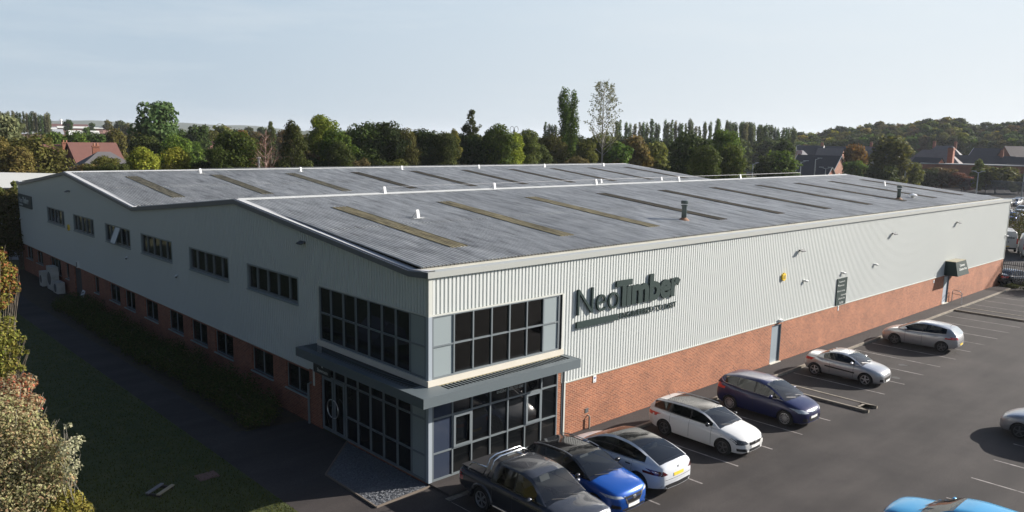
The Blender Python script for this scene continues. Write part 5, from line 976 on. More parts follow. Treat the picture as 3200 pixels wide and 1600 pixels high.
# bare red tree, sparse aspen
def limb(M, tips, p, d, ln, r, lvl, g_, spread=.55):
    q = p+d*ln*.5+Vector((g_.uniform(-.05, .05), g_.uniform(-.05, .05), 0))*ln; e = q+(d+Vector((g_.uniform(-.2, .2), g_.uniform(-.2, .2), .12))).normalized()*ln*.5
    M.tube([p, q, e], [r, r*.8, r*.55], 4, caps=False)
    if lvl == 0: tips.append(e); tips.append(q); return
    for k in range(3 if lvl > 1 else 2):
        a = Vector((g_.gauss(0, 1), g_.gauss(0, 1), g_.gauss(.3, .6))).normalized(); limb(M, tips, q if k == 0 else e, (d+a*spread).normalized(), ln*g_.uniform(.5, .75), r*.5, lvl-1, g_, spread)
def special(u, vt, width, dist, n, size, colour, label, name, bark, seed, base_frac, lean=.5, lvl=2):
    p = pos(u, vt, dist); h = p[2]; t = thing(name, label, 'tree', (p[0], p[1], 0)); wm = width*depthf(u, vt, dist)/FPX; g_ = random.Random(seed); M = MB(); tips = []
    M.tube([(0, 0, 0), (.1, .05, h*.35), (-.05, .1, h*.7), (0, 0, h*.97)], [.2, .15, .08, .02], 6)
    k = 0
    for i in range(46):
        f_ = base_frac+(1-base_frac)*i/46; a = i*2.4+g_.uniform(-.4, .4); rad = wm*.42*min(1, ((1-f_)/(1-base_frac)*2.2+.06))**.6; d = Vector((math.cos(a), math.sin(a), lean+g_.uniform(0, .5))).normalized(); limb(M, tips, Vector((0, 0, h*f_)), d, max(.4, rad*.75), .05, lvl, g_)
    M.build('trunk', bark, t, fix=False); gq_ = np.random.default_rng(seed); tp = np.array([tuple(q) for q in tips]); c = tp[gq_.integers(0, len(tp), n)]+gq_.normal(0, .16, (n, 3)); c = c[c[:, 2] < h*1.0]; n = len(c)
    nd = gq_.normal(size=(n, 3)); nd /= np.linalg.norm(nd, axis=1)[:, None]; a = np.cross(nd, gq_.normal(size=(n, 3))); a /= np.linalg.norm(a, axis=1)[:, None]; b_ = np.cross(nd, a)*size*.7; a = a*size
    me = bpy.data.meshes.new('crown'); q_ = np.stack([c-a, c+b_, c+a, c-b_], 1).reshape(-1, 3); me.vertices.add(len(q_)); me.vertices.foreach_set('co', q_.ravel()); me.loops.add(n*4); me.loops.foreach_set('vertex_index', np.arange(n*4)); me.polygons.add(n); me.polygons.foreach_set('loop_start', np.arange(0, n*4, 4)); me.polygons.foreach_set('loop_total', np.full(n, 4)); me.update(calc_edges=True); me.materials.append(LEAF)
    o = bpy.data.objects.new('crown', me); COL.objects.link(o); o.parent = t; o.color = (*COLS[colour], 1)
special(828, 414, 95, 84, 900, .05, 'red', 'bare reddish tree with pale stems before the dark oak', 'bare_tree', mat('reddish_twigs', (.2, .13, .1), .8), 9, .25)
special(1890, 256, 120, 126, 1900, .13, 'grey', 'tall sparse aspen with see-through crown on the skyline', 'aspen_tree', PALEBARK, 4, .45, .7)
# rows of distant poplars
pu = [845, 870, 920, 950, 990, 1030, 1060, 1090, 1130, 1160, 1180, 1240, 1260, 1290, 1320, 1350, 1370, 1400, 1435, 1450, 1480, 1510, 1555, 1600, 1655, 1670, 1730, 1750, 1780, 1800, 1850, 1870, 1900, 1920, 1940, 1990, 2010, 2040]
pv = [455, 450, 465, 475, 480, 470, 465, 470, 440, 475, 480, 445, 470, 450, 455, 470, 475, 480, 438, 460, 500, 505, 462, 460, 438, 445, 455, 475, 470, 490, 465, 475, 470, 480, 490, 490, 495, 500]
far_p = [(1600+a/2.576, 200+b_/2.576) for a, b_ in zip(pu, pv)]+[(2200+a/5.152, 350+b_/5.152) for a, b_ in zip((380, 430, 470, 520, 600, 640, 680, 730, 770, 810, 890, 930, 970, 1010, 1060, 1100, 1150, 1200, 1290, 1330, 1370, 1430, 1460), (130, 150, 170, 165, 170, 150, 160, 165, 165, 180, 200, 210, 215, 200, 205, 210, 240, 260, 250, 255, 250, 240, 260))]
for i, (u, v) in enumerate(far_p):
    w_ = 'tall' if i % 3 == 0 else 'slender' if i % 3 == 1 else 'ragged'
    tree(u, v, random.uniform(15, 20), 300+random.uniform(-15, 30), 'poplar', random.choice(['grgreen', 'grgreen', 'grey', 'green']), 'slender distant poplar in the long row on the right skyline', 'row of distant poplars on the right skyline')
lp = [(0, 345), (58, 365), (135, 362), (178, 330), (272, 328), (300, 345), (365, 345), (430, 370), (515, 350), (585, 372), (640, 400), (690, 340), (745, 345), (785, 362), (850, 410), (912, 415), (965, 450), (1010, 385), (1055, 358), (1090, 380)]
for a, b_ in lp: tree(a/7.157, 300+b_/7.157, 13, 340+random.uniform(-10, 25), 'poplar', random.choice(['grgreen', 'grey', 'dark']), 'dark distant poplar in the row on the left skyline', 'row of distant poplars on the left skyline')
for a, b_ in ((270, 468), (300, 480), (325, 490), (350, 488)): tree(1600+a/2.576, 200+b_/2.576, 16, 280, 'poplar', 'grgreen', 'distant poplar just left of the great columnar poplar', 'distant poplars left of the great poplar')
# second line filling behind the near belt
fills = []
for i, u in enumerate(range(60, 2480, 46)):
    v = 402+(u/3200)*54-random.uniform(4, 14)+(6 if u < 400 else 0); d = random.uniform(190, 300)
    if u < 420: v += 18; d = random.uniform(200, 250)
    tree(u, v, random.uniform(70, 110), d, 'round', random.choice(['dark', 'olive', 'green', 'brown', 'deep', 'dark']), 'rounded tree in the second line, mostly hidden by the belt in front', 'second line of trees beyond the warehouse')
# undergrowth between trunks of the near belt
for i, u in enumerate(range(300, 2330, 58)):
    v = 508-(u-300)/2000*14+random.uniform(-18, 8)
    tree(u, v, random.uniform(80, 110), random.uniform(76, 84), 'bush', random.choice(['olive', 'brown', 'dark', 'deep', 'green']), 'low bush just beyond the rear roof edge', 'bushes just beyond the rear roof')
# wooded hillside on the right
top = [(2480, 418), (2577, 410), (2648, 393), (2691, 387), (2741, 383), (2788, 385), (2827, 391), (2885, 374), (2963, 366), (3021, 379), (3060, 387), (3091, 381), (3200, 378), (3260, 380)]
for row, (dd, sink) in enumerate(((455, 0), (430, 14), (405, 28), (382, 43), (362, 58))):
    for i, u in enumerate(np.arange(2440+row*11, 3260, 31)):
        v = float(np.interp(u, [a for a, _ in top], [b_ for _, b_ in top]))+sink*(.55+.45*(u-2440)/760)+random.uniform(-7, 6)
        if u < 2500: v = max(v, 425+row*4)
        pz = hill(*pos(u, v, dd)[:2]); tree(u, v, random.uniform(48, 74), dd, 'round', random.choice(['dark', 'olive', 'green', 'deep', 'brown', 'yellow', 'dark', 'grgreen', 'olive', 'green']), 'rounded tree in the wood climbing the hillside on the right', 'wooded hillside above the far houses', zbase=min(pz, pos(u, v, dd)[2]-7))
print('trees', tree_n)
# ------------------------------------------------------------------ foreground bushes and shade planting
def foliage(name, label, blobs, n, size, colours, seed, trunkpts=None, group=None, cat='bush', bark=BARK, parts=3, shell=.35, thin=1.0):
    cx, cy = blobs[0][0], blobs[0][1]; t = thing(name, label, cat, (cx, cy, 0), 0, group); per = max(1, n//len(colours))
    for i, c in enumerate(colours):
        me = leaf_mesh('foliage', [(x-cx, y-cy, z, rx, ry, rz) for x, y, z, rx, ry, rz in blobs], per, size, seed+i, shell=shell); o = bpy.data.objects.new('foliage', me); COL.objects.link(o); o.parent = t; o.color = (*c, 1)
    g_ = random.Random(seed); M = MB()
    for x, y, z, rx, ry, rz in blobs:
        for k in range(3 if trunkpts is None else trunkpts):
            a = g_.uniform(0, 6.28); e = (x-cx+math.cos(a)*rx*.95, y-cy+math.sin(a)*ry*.95, z+rz*g_.uniform(.3, 1.05)); m_ = ((x-cx)*.5+g_.uniform(-.3, .3), (y-cy)*.5, z*.6); M.tube([(g_.uniform(-.2, .2), g_.uniform(-.2, .2), 0), m_, e], [.03*thin, .018*thin, .005], 4)
    M.build('stems', bark, t, fix=False); return t
PB = mat('grey_stems', (.26, .24, .2), .8)
def pb(*L_):
    out = []
    for u, v, d, r in L_:
        q = pos(u, v, d); out.append((q[0], q[1], max(q[2], r*.5), r, r, r*.95))
    return out
foliage('foreground_bush', 'large pale green bush filling the bottom left corner', pb((30, 1450, 26, 1.0), (60, 1330, 26, .75), (-20, 1310, 26, .9), (125, 1370, 26, .55), (150, 1450, 25.6, .6), (100, 1540, 25.4, .85), (190, 1500, 25.4, .42), (-60, 1500, 26, 1.1), (0, 1590, 25.4, .9), (185, 1400, 25.5, .3)), 22000, .046, [(.36, .34, .19), (.27, .28, .12), (.30, .29, .14), (.33, .25, .13)], 3, 5, bark=PB)
foliage('yellowish_bush', 'yellow-green leafy shrub low at the right foot of the pale foreground bush', pb((215, 1570, 25.2, .42), (245, 1600, 25.0, .4), (170, 1610, 25.0, .5), (262, 1625, 25, .3)), 3600, .046, [(.26, .235, .045), (.2, .19, .04)], 7, 4, bark=PB)
foliage('russet_bush', 'russet tinted bush behind the pale one at the left edge', pb((30, 1225, 27, .55), (85, 1195, 27, .28), (0, 1260, 27, .7), (105, 1260, 26.6, .3), (60, 1270, 26.6, .4)), 6500, .046, [(.40, .17, .08), (.36, .30, .16), (.34, .30, .17)], 12, 4, bark=PB)
foliage('sprig', 'sparse twiggy sprig with pale leaves rising from the foreground bush', pb((215, 1400, 25, .34), (245, 1375, 25, .2), (212, 1330, 25, .12), (225, 1460, 25, .3)), 420, .045, [(.42, .42, .26)], 8, 2, bark=PB, cat='sprig', thin=.22)
foliage('green_tree', 'yellow-green leafy tree branch reaching in at the left edge above the russet bush', pb((-60, 1060, 28, .9), (15, 1050, 28, .42), (48, 1095, 28, .24), (15, 1140, 28, .4), (66, 1150, 27.5, .13), (-30, 1180, 28, .6), (30, 1000, 28, .18), (72, 1060, 28, .12), (85, 1100, 28, .08)), 7000, .05, [(.19, .20, .04), (.14, .16, .03), (.22, .2, .045)], 20, 4, cat='tree')
foliage('autumn_tree', 'autumn tinted tree reaching in at the left edge below the gable sign', pb((-75, 880, 30, .9), (0, 850, 30, .45), (30, 890, 30, .3), (12, 925, 30, .34), (-25, 800, 30, .4), (42, 850, 30, .16), (0, 950, 29.5, .22), (55, 905, 30, .1)), 5200, .055, [(.17, .17, .035), (.25, .12, .04), (.19, .165, .035)], 31, 4, cat='tree')
foliage('dark_tree', 'dark tree just past the far end of the gable at the left edge', pb((5, 640, 79.5, 1.3), (38, 625, 79.5, 1.0), (-30, 650, 79, 1.5), (20, 690, 79, 1.4), (48, 680, 79.5, 1.1), (30, 750, 78.5, 1.5), (-10, 760, 78, 1.6), (55, 730, 79.5, 1.0)), 14000, .10, [(.075, .08, .02), (.10, .085, .03)], 40, 3, cat='tree')
foliage('lit_sapling', 'sunlit sapling against the white roofed unit left of the gable', pb((50, 600, 80, .5), (20, 615, 80, .6), (45, 575, 80, .28), (-5, 600, 80, .5)), 3500, .09, [(.14, .17, .045)], 50, 4, cat='tree')
hedge = [9.6, 11.6, 13.4, 15.3, 17.4, 19.4, 21.5, 23.6, 25.8, 28.0, 30.3, 32.6, 35.0, 37.2]
ords = words+['eleventh', 'twelfth', 'thirteenth', 'fourteenth']
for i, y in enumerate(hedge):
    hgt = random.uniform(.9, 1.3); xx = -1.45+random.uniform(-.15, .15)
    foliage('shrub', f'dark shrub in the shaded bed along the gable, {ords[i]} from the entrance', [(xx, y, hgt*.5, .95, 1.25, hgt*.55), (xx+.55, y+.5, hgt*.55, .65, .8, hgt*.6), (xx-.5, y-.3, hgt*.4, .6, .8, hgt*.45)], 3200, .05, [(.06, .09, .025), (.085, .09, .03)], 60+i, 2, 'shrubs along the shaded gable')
# loose litter and daisies would be invisible; the lawn gets short tufts as one patch of stuff
gq = []; g_ = np.random.default_rng(5); n = 42000
x = g_.uniform(-9.5, -4.28, n); y = .0+42*g_.uniform(0, 1, n)**1.9; s_ = g_.uniform(.02, .05, n); a = g_.uniform(0, 6.28, n)
c = np.stack([x, y, np.full(n, .012)], 1); dx = np.stack([np.cos(a), np.sin(a), np.zeros(n)], 1)*s_[:, None]*.35; up = np.stack([g_.normal(0, .02, n), g_.normal(0, .02, n), s_*1.3], 1)
q_ = np.stack([c-dx, c+dx, c+dx*.3+up, c-dx*.3+up], 1).reshape(-1, 3); me = bpy.data.meshes.new('grass_tufts'); me.vertices.add(len(q_)); me.vertices.foreach_set('co', q_.ravel()); me.loops.add(n*4); me.loops.foreach_set('vertex_index', np.arange(n*4)); me.polygons.add(n); me.polygons.foreach_set('loop_start', np.arange(0, n*4, 4)); me.polygons.foreach_set('loop_total', np.full(n, 4)); me.update(calc_edges=True); me.materials.append(LEAF)
o = bpy.data.objects.new('grass_tufts', me); COL.objects.link(o); o.color = (.075, .09, .022, 1); tag(o, 'short grass of the lawn left of the path', 'grass', kind='stuff')

# ------------------------------------------------------------------ neighbouring unit with the white roof
A, B_ = pos(23, 511, 92), pos(470, 536, 85.5); A[2] = B_[2] = 7.45; dv = (B_-A)/np.linalg.norm(B_-A); nv = np.array([dv[1], -dv[0], 0]);
if nv@(CAMP-A) < 0: nv = -nv
t = thing('white_roofed_unit', 'neighbouring low unit with a white metal roof beyond the gable end', 'warehouse')
E0 = A+nv*7.6-np.array([0, 0, 1.25]); E1 = B_+nv*7.6-np.array([0, 0, 1.25]); k_ = min(7.6, (B_[1]-56.4)/max(.05, -nv[1])); E1 = B_+nv*k_-np.array([0, 0, 1.25*k_/7.6]); A0 = A-dv*3; E0 = E0-dv*3
F0 = A0-nv*11-np.array([0, 0, 1.25]); F1 = B_-nv*11-np.array([0, 0, 1.25]); WRM = mat('white_roof_sheet', (.62, .62, .57), .5, noise=(.3, .3, (.55, .54, .48)))
b = MB(); b.quad(A0, B_, E1, E0); b.quad(A0, B_, F1, F0); b.build('roof', WRM, t)
b = MB(); zz = np.array([0, 0, 1.])
for P0, P1 in ((E0, E1), (F0, F1)):
    P0 = P0-nv*.25*np.sign((P0-A0)@nv); P1 = P1-nv*.25*np.sign((P1-A0)@nv); b.quad(P0*[1, 1, 0], P1*[1, 1, 0], P1-zz*.3, P0-zz*.3)
b.add([E0*[1, 1, 0]+dv*.2, F0*[1, 1, 0]+dv*.2, F0+dv*.2-zz*.1, A0+dv*.2-zz*.1, E0+dv*.2-zz*.1], [(0, 1, 2, 3, 4)]); b.add([E1*[1, 1, 0]-dv*.2, F1*[1, 1, 0]-dv*.2, F1-dv*.2-zz*.1, B_-dv*.2-zz*.1, E1-dv*.2-zz*.1], [(0, 1, 2, 3, 4)])
b.build('wall', mat('grey_blue_wall', (.3, .32, .36), .5), t)
b = MB(); b.tube([E0+nv*.05, E1+nv*.05], .12, 6); b.build('gutter', mat('dark_gutter', (.05, .05, .06), .5), t)
# ------------------------------------------------------------------ houses
RED_T = mat('terracotta_tiles', (.145, .062, .048), .85, noise=(1.5, .6, (.11, .05, .042))); GREY_T = mat('grey_slates', (.10, .095, .098), .8, noise=(1.5, .6, (.14, .13, .13))); DARK_T = mat('dark_slates', (.022, .022, .032), .7, noise=(2, .5, (.035, .034, .045))); BROWN_T = mat('brown_slates', (.15, .125, .12), .85, noise=(.8, .7, (.11, .09, .085)))
HB = brick_mat('house_brick', (.30, .10, .06), (.24, .08, .045), (.32, .18, .12), 'x', 1.0); WPAINT = mat('white_barge', (.68, .68, .66), .5); HGL = mat('house_glass', (.03, .035, .04), .08)
def house(u, v, dist, yaw, ln, wd, ridge_h, roofm, label, wallm=None, hip=0.0, chim=(), barge=False, wins=0, zr=None, name='house'):
    """u, v: middle of the ridge in the photo; yaw of the ridge from square-on to the view"""
    p = pos(u, v, dist); yaw = math.degrees(math.atan2(p[1]-CAMP[1], p[0]-CAMP[0]))-90+yaw; zr_ = p[2] if zr is None else zr; ze = zr_-ridge_h; zb = min(0, ze-5.2); t = thing(name, label, 'house', (p[0], p[1], 0), R(yaw)); h = ln/2; k = wd/2; wallm = wallm or HB
    b = MB(); ov = .3; hp = hip; 
    b.add([(-h-ov, -k-ov, ze-.1), (h+ov, -k-ov, ze-.1), (h+ov, k+ov, ze-.1), (-h-ov, k+ov, ze-.1), (-h-ov+hp+(ov if hp else 0), 0, zr_), (h+ov-hp-(ov if hp else 0), 0, zr_)], [(0, 1, 5, 4), (2, 3, 4, 5), (1, 2, 5), (3, 0, 4)]if hp else [(0, 1, 5, 4), (2, 3, 4, 5)]); rf = b.build('roof', roofm, t)
    b = MB()
    if hp: b.box(-h, h, -k, k, zb, ze-.1)
    else: b.prism([(-k, zb), (k, zb), (k, ze-.12), (0, zr_-.14), (-k, ze-.12)], 0, -h, h)
    b.build('wall', wallm, t)
    for cx_, cy_, hh in chim:
        zc = zr_-abs(cy_)/k*ridge_h; b = MB(); b.box(cx_-.45, cx_+.45, cy_-.3, cy_+.3, zc-1, zc+hh); b.box(cx_-.52, cx_+.52, cy_-.37, cy_+.37, zc+hh, zc+hh+.15); c_ = b.build('chimney', HB, t); b = MB(); [b.lathe([(.1, zc+hh+.15), (.12, zc+hh+.5), (0, zc+hh+.5)], (cx_+q, cy_, 0), 2, 8) for q in (-.22, .22)]; b.build('chimney_pot', mat('terracotta_pot', (.3, .14, .08), .8), c_)
    if barge:
        for sx in (-1, 1):
            b = MB(); [b.tube([(sx*(h+ov+.02), 0, zr_-.05), (sx*(h+ov+.02), s2*(k+ov), ze-.15)], .13, 4) for s2 in (-1, 1)]; b.build('bargeboard', WPAINT, t)
    for i in range(wins):
        for sx in (-1, 1):
            z0 = ze-.9-2.3*(i//3); y0 = (-1+(i % 3))*k*.5; fb = MB(); fb.box(sx*h, sx*(h+.05), y0-.55, y0+.55, z0, z0+1.3); f_ = fb.build('window', WPAINT, t); fb = MB(); fb.box(sx*(h+.05), sx*(h+.07), y0-.45, y0-.05, z0+.1, z0+1.2); fb.box(sx*(h+.05), sx*(h+.07), y0+.05, y0+.45, z0+.1, z0+1.2); fb.build('pane', HGL, f_)
    return t
# left cluster
house(287, 445, 150, 16, 6.8, 8.5, 3.3, RED_T, 'terracotta roofed brick house above the left end of the rear roof')
house(325, 474, 128, 8, 8.0, 8.5, 2.4, GREY_T, 'grey hip-roofed bungalow in front of the terracotta house', hip=3.2, chim=((-.9, .8, 1.1),))
house(152, 451, 152, 10, 3.6, 7, 3.0, RED_T, 'terracotta roofed house half hidden left of the larger one', chim=((2.2, -.8, .9),))
house(644, 441, 200, 20, 3.0, 5, 3.0, RED_T, 'small red gabled house among the trees under the orange tree')
house(508, 466, 140, 5, 6, 6, 2.5, RED_T, 'house showing only its chimney between the yellow-green trees', chim=((0, 0, 1.4),)) 
# right cluster
house(2560, 485, 262, -27, 13.5, 10.5, 5.6, DARK_T, 'dark steep-roofed brick house with white barges and gable windows', barge=True, wins=6)
house(2548, 520, 255, -27, 10, 5, 2.6, DARK_T, 'small dark gabled wing with white barges in front of the steep house', barge=True, wins=1)
house(2355, 452, 350, 62, 9, 9, 4.2, RED_T, 'orange brick house end-on behind the bright ash'); house(2392, 453, 355, 62, 9, 9, 4.0, DARK_T, 'orange gabled house right of the first end-on one', chim=((1, 0, 1.5),))
house(2372, 482, 300, -4, 22, 9, 3.5, DARK_T, 'long dark roof left of the rounded green tree'); house(2510, 454, 340, -8, 15, 9, 3.8, DARK_T, 'long dark roof behind the flagpole', chim=((-8, 0, 2.2), (7, 0, 1.0)), barge=True)
house(2500, 470, 315, 75, 8, 8, 3.6, DARK_T, 'dark red gable behind the flag'); house(2597, 463, 330, -12, 9, 8, 3.4, GREY_T, 'grey roofed house right of the long dark roof'); house(2620, 457, 350, -8, 9, 8, 3.4, DARK_T, 'dark roof behind the grey one')
house(2722, 457, 330, -5, 10, 9, 3.6, BROWN_T, 'brown roofed house left of the large olive tree', chim=((0, 0, 1.2),))
house(2922, 468, 285, -6, 16, 13, 4.6, BROWN_T, 'big brown hip-roofed building with a tall chimney stack', hip=4.5); house(2952, 455, 330, -6, 11, 9, 3.3, GREY_T, 'grey hipped house behind the big brown roof', hip=3, chim=((-3.4, 0, 1.2), (3.4, 0, 1.2)))
t = thing('chimney_stack', 'tall brick stack rising through the big brown roof', 'chimney', tuple(pos(2968, 520, 272))[:2]+(0,)); zt2 = pos(2968, 462, 272)[2]; b = MB(); b.box(-.75, .75, -.75, .75, 0, zt2); b.box(-.9, .9, -.9, .9, zt2-.6, zt2-.3); b.build('stack', HB, t); b = MB(); b.box(-.6, .6, -.6, .6, zt2, zt2+.25); b.build('cap', GREY_T, t)
house(2902, 492, 262, -34, 8, 7, 3.4, DARK_T, 'dark roofed orange brick annexe left of the tall stack')
t = thing('flat_brick_block', 'long flat-topped brick block behind the palisade bushes', 'building', tuple(pos(3050, 530, 262))[:2]+(0,), R(-64)); zt2 = pos(3050, 513, 262)[2]; b = MB(); b.box(-14, 13, -3, 3, 0, zt2-.25); b.build('wall', HB, t); b = MB(); b.box(-14.3, 13.3, -3.3, 3.3, zt2-.25, zt2); b.build('flat_roof', mat('pale_felt', (.3, .3, .3), .7), t)
house(3095, 463, 340, -25, 11, 8, 3.5, DARK_T, 'dark blue roof with a white gable behind the small bright tree', barge=True); house(3075, 486, 320, -6, 18, 8, 3.4, DARK_T, 'long dark blue roof over the flat brick block'); house(3180, 457, 330, 35, 9, 9, 4.2, BROWN_T, 'brown steep-roofed house at the right edge')
house(3165, 490, 290, -6, 16, 9, 3.6, DARK_T, 'dark roof at the right edge', chim=((-3, 0, 1.6),)); house(3178, 512, 265, -30, 5, 5, 2.4, BROWN_T, 'small cream gabled house at the right edge', wallm=mat('cream_render', (.5, .47, .4), .8), wins=1)
house(2760, 468, 300, -6, 10, 8, 3.6, GREY_T, 'pale grey roofed house behind the large olive tree', wallm=mat('cream_render', ()), wins=3)
# distant sheds and church-like buildings on the left horizon
PALE = mat('far_pale_roof', (.6, .6, .56), .6); FARW = mat('far_wall', (.22, .13, .11), .8)
for (u, v, d, ln, wd, h, m, lab) in ((170, 399, 560, 46, 18, .8, PALE, 'long white factory roof on the left skyline'), (110, 395, 620, 40, 18, 1.6, mat('far_grey_roof', (.3, .31, .33), .7), 'low grey factory roof below the distant poplars'), (100, 402, 470, 26, 14, 2.4, mat('far_grey_roof', ()), 'ribbed grey factory roof between red gables'),
    (185, 387, 640, 34, 14, 3, mat('far_dark_red', (.12, .06, .055), .8), 'dark red mill building on the left skyline'), (250, 395, 520, 22, 12, 1.0, PALE, 'pale flat-roofed block on the left skyline'), (262, 408, 430, 12, 9, 2.5, PALE, 'white gabled house below the left skyline'), (300, 399, 520, 22, 12, 3, FARW, 'brick block right of the pale flat-roofed one')):
    house(u, v, d, 3, ln, wd, h, m, lab, wallm=FARW, name='factory')
p_ = pos(190, 372, 640); t = thing('white_mast', 'thin white mast on the left skyline', 'mast', (p_[0], p_[1], 0)); b = MB(); b.tube([(0, 0, 0), (0, 0, p_[2])], [.7, .5], 8); b.build('pole', WPAINT, t); b = MB(); b.lathe([(1.2, p_[2]-1), (.4, p_[2])], n=8); b.build('head', WPAINT, t)
# far hills
HILLM = mat('wooded_hills', (.035, .05, .03), 1, noise=(.006, .9, (.06, .07, .035)))
b = MB()
def ridge(az0, az1, dist, hf, depth, n=60):
    vs = []
    for i in range(n+1):
        az = R(az0+(az1-az0)*i/n); e = math.sin(math.pi*i/n)**.5
        for k, (dd, hh) in enumerate(((-depth, 0), (-depth*.35, .75), (0, 1.0), (depth, 0))):
            d = dist+dd; h = hf(i/n)*hh*e; vs.append((CAMP[0]+math.cos(az)*d, CAMP[1]+math.sin(az)*d, h-.5))
    b.add(vs, [(i*4+j, (i+1)*4+j, (i+1)*4+j+1, i*4+j+1) for i in range(n) for j in range(3)])
ridge(84, 60.5, 3000, lambda t: 36+3*math.sin(t*9)+2.2*math.sin(t*31+1)+random.uniform(-.5, .5), 600, 160)
ridge(63.5, 50, 2300, lambda t: 17+2*math.sin(t*17)+random.uniform(-.5, .5), 400, 90)
ridge(84, 40, 1300, lambda t: 12+2*math.sin(t*40)+random.uniform(-1, 1), 250, 220)
o = b.build('hills', HILLM, smooth=True); o['kind'] = 'structure'
# small dark trees before the far hills, left
for i, (u, v, w_, d, c) in enumerate(((212, 372, 34, 480, 'dark'), (335, 374, 40, 520, 'brown'), (375, 376, 50, 500, 'dark'), (285, 382, 26, 480, 'dark'), (400, 384, 50, 430, 'olive'), (640, 389, 60, 420, 'dark'), (700, 392, 60, 400, 'brown'), (775, 394, 40, 420, 'dark'), (270, 396, 30, 400, 'green'), (820, 396, 50, 400, 'dark'))):
    tree(u, v, w_, d, 'round', c, ['dark tree beside the white mast', 'brownish tree on the left horizon', 'dark tree on the left horizon beside the tall grey-green one', 'small dark tree over the pale flat roof', 'olive tree left of the tall grey-green tree foot', 'dark tree under the far hill', 'brownish tree under the far hill', 'dark tree under the end of the far hill', 'small green tree among the distant roofs', 'dark tree behind the bare red one'][i], 'distant trees on the left horizon')
# pit-head wheels and truss behind the middle belt (distant)
p_ = pos(1607, 398, 420); t = thing('winding_wheels', 'two distant dark headgear wheels just above the trees', 'headgear', (p_[0], p_[1], 0)); vx = Vector((_r2[0], _r2[1], 0)).normalized()
for dx_ in (-1.1, 1.1):
    b = MB(); b.tube([tuple(vx*(dx_+1.0*math.cos(a))+Vector((0, 0, p_[2]-1+1.5*math.sin(a)))) for a in np.linspace(0, 6.283, 18)], .12, 5, caps=False); b.build('wheel', BLK, t)
b = MB(); b.tube([(0, 0, 0), (0, 0, p_[2]-1.2)], .5, 6); b.build('tower', BLK, t)
# ------------------------------------------------------------------ right-hand yard: palisade, lamps, cars, vans
GALV = mat('galvanised_pale', (.15, .18, .22), .5, .3); PALD = mat('dark_palisade', (.03, .035, .04), .5)
def palisade(name, label, P0, P1, h, m, step=.155, wd=.05, zb=0.0):
    d = Vector((P1[0]-P0[0], P1[1]-P0[1], 0)); n = int(d.length/step); d.normalize(); nn = Vector((-d.y, d.x, 0)); t = thing(name, label, 'fence', (P0[0], P0[1], zb)); b = MB()
    for i in range(n):
        c = d*(i*step); a = c-d*wd/2; e = c+d*wd/2; b.add([tuple(a), tuple(e), tuple(e+Vector((0, 0, h-.1))), tuple(c+Vector((0, 0, h))), tuple(a+Vector((0, 0, h-.1)))]+[tuple(q+nn*.02) for q in (a, e, e+Vector((0, 0, h-.1)), c+Vector((0, 0, h)), a+Vector((0, 0, h-.1)))], [(0, 1, 2, 3, 4), (9, 8, 7, 6, 5)]+[(i_, (i_+1) % 5, 5+(i_+1) % 5, 5+i_) for i_ in range(5)])
    b.build('pales', m, t, fix=False); L_ = n*step
    for z in (.3, h-.35): b = MB(); b.tube([tuple(nn*.05+Vector((0, 0, z))), tuple(d*L_+nn*.05+Vector((0, 0, z)))], .03, 4); b.build('rail', m, t)
    k = 0.0
    while k < L_: b = MB(); c = d*k+nn*.1; b.box(c.x-.04, c.x+.04, c.y-.04, c.y+.04, 0, h-.15); b.build('post', m, t); k += 2.75 if L_ < 40 else 9
    return t
palisade('palisade_fence', 'dark palisade fence running out from the far corner of the warehouse', (61.05, -.06), (61.05, -9), 2.2, PALD)
palisade('palisade_fence', 'grey palisade fence along the back of the distant car park', (pos(2690, 600, 262)[0], pos(2690, 600, 262)[1]), (pos(3330, 640, 214)[0], pos(3330, 640, 214)[1]), 3.6, GALV, step=.34, wd=.17)
LAMPM = mat('lamp_post_grey', (.4, .42, .42), .5)
def lamp(u, vb, vt, dist, label, heads=2, zb=0):
    p0 = pos(u, vb, dist); zt = pos(u, vt, dist)[2]; t = thing('street_lamp', label, 'street lamp', (p0[0], p0[1], zb), 0, 'lamp posts round the yards'); b = MB(); b.tube([(0, 0, 0), (0, 0, zt)], [.16, .09], 8); b.build('post', LAMPM, t); wd = 1.0
    for sg in ((1, -1) if heads == 2 else (1,)):
        b = MB(); b.tube([tuple(vx*0+Vector((0, 0, zt-.15))), tuple(vx*sg*wd+Vector((0, 0, zt+.25)))], .07, 5); b.build('arm', LAMPM, t); b = MB(); q0 = vx*sg*wd; b.add([(q0.x+a*vx.x*.5+c2*(-vx.y)*.15, q0.y+a*vx.y*.5+c2*vx.x*.15, zt+.2+e*.12) for a in (-1, 1) for c2 in (-1, 1) for e in (0, 1)], [(0, 1, 3, 2), (4, 6, 7, 5), (0, 4, 5, 1), (2, 3, 7, 6), (0, 2, 6, 4), (1, 5, 7, 3)]); b.build('lamp_head', LAMPM, t)
lamp(3050, 607, 538, 205, 'double-headed lamp post standing before the palisade on the right'); lamp(2800, 600, 557, 190, 'double-headed lamp peeping over the ridge near the palisade'); lamp(2822, 605, 514, 190, 'tall thin pole above the ridge near the palisade', 0)
lamp(2350, 560, 512, 170, 'thin lamp post between the bright ash and the rounded green tree', 1); lamp(2499, 560, 506, 170, 'thin pole left of the dark steep-roofed house', 0); lamp(2544, 556, 497, 200, 'pole with several lamps in front of the steep dark roof', 1); lamp(2578, 556, 526, 195, 'low double lamp in front of the brick gable'); lamp(2324, 560, 543, 150, 'low double-headed lamp just over the near ridge'); lamp(2165, 560, 524, 150, 'thin pole above the far end of the rear roof', 0)
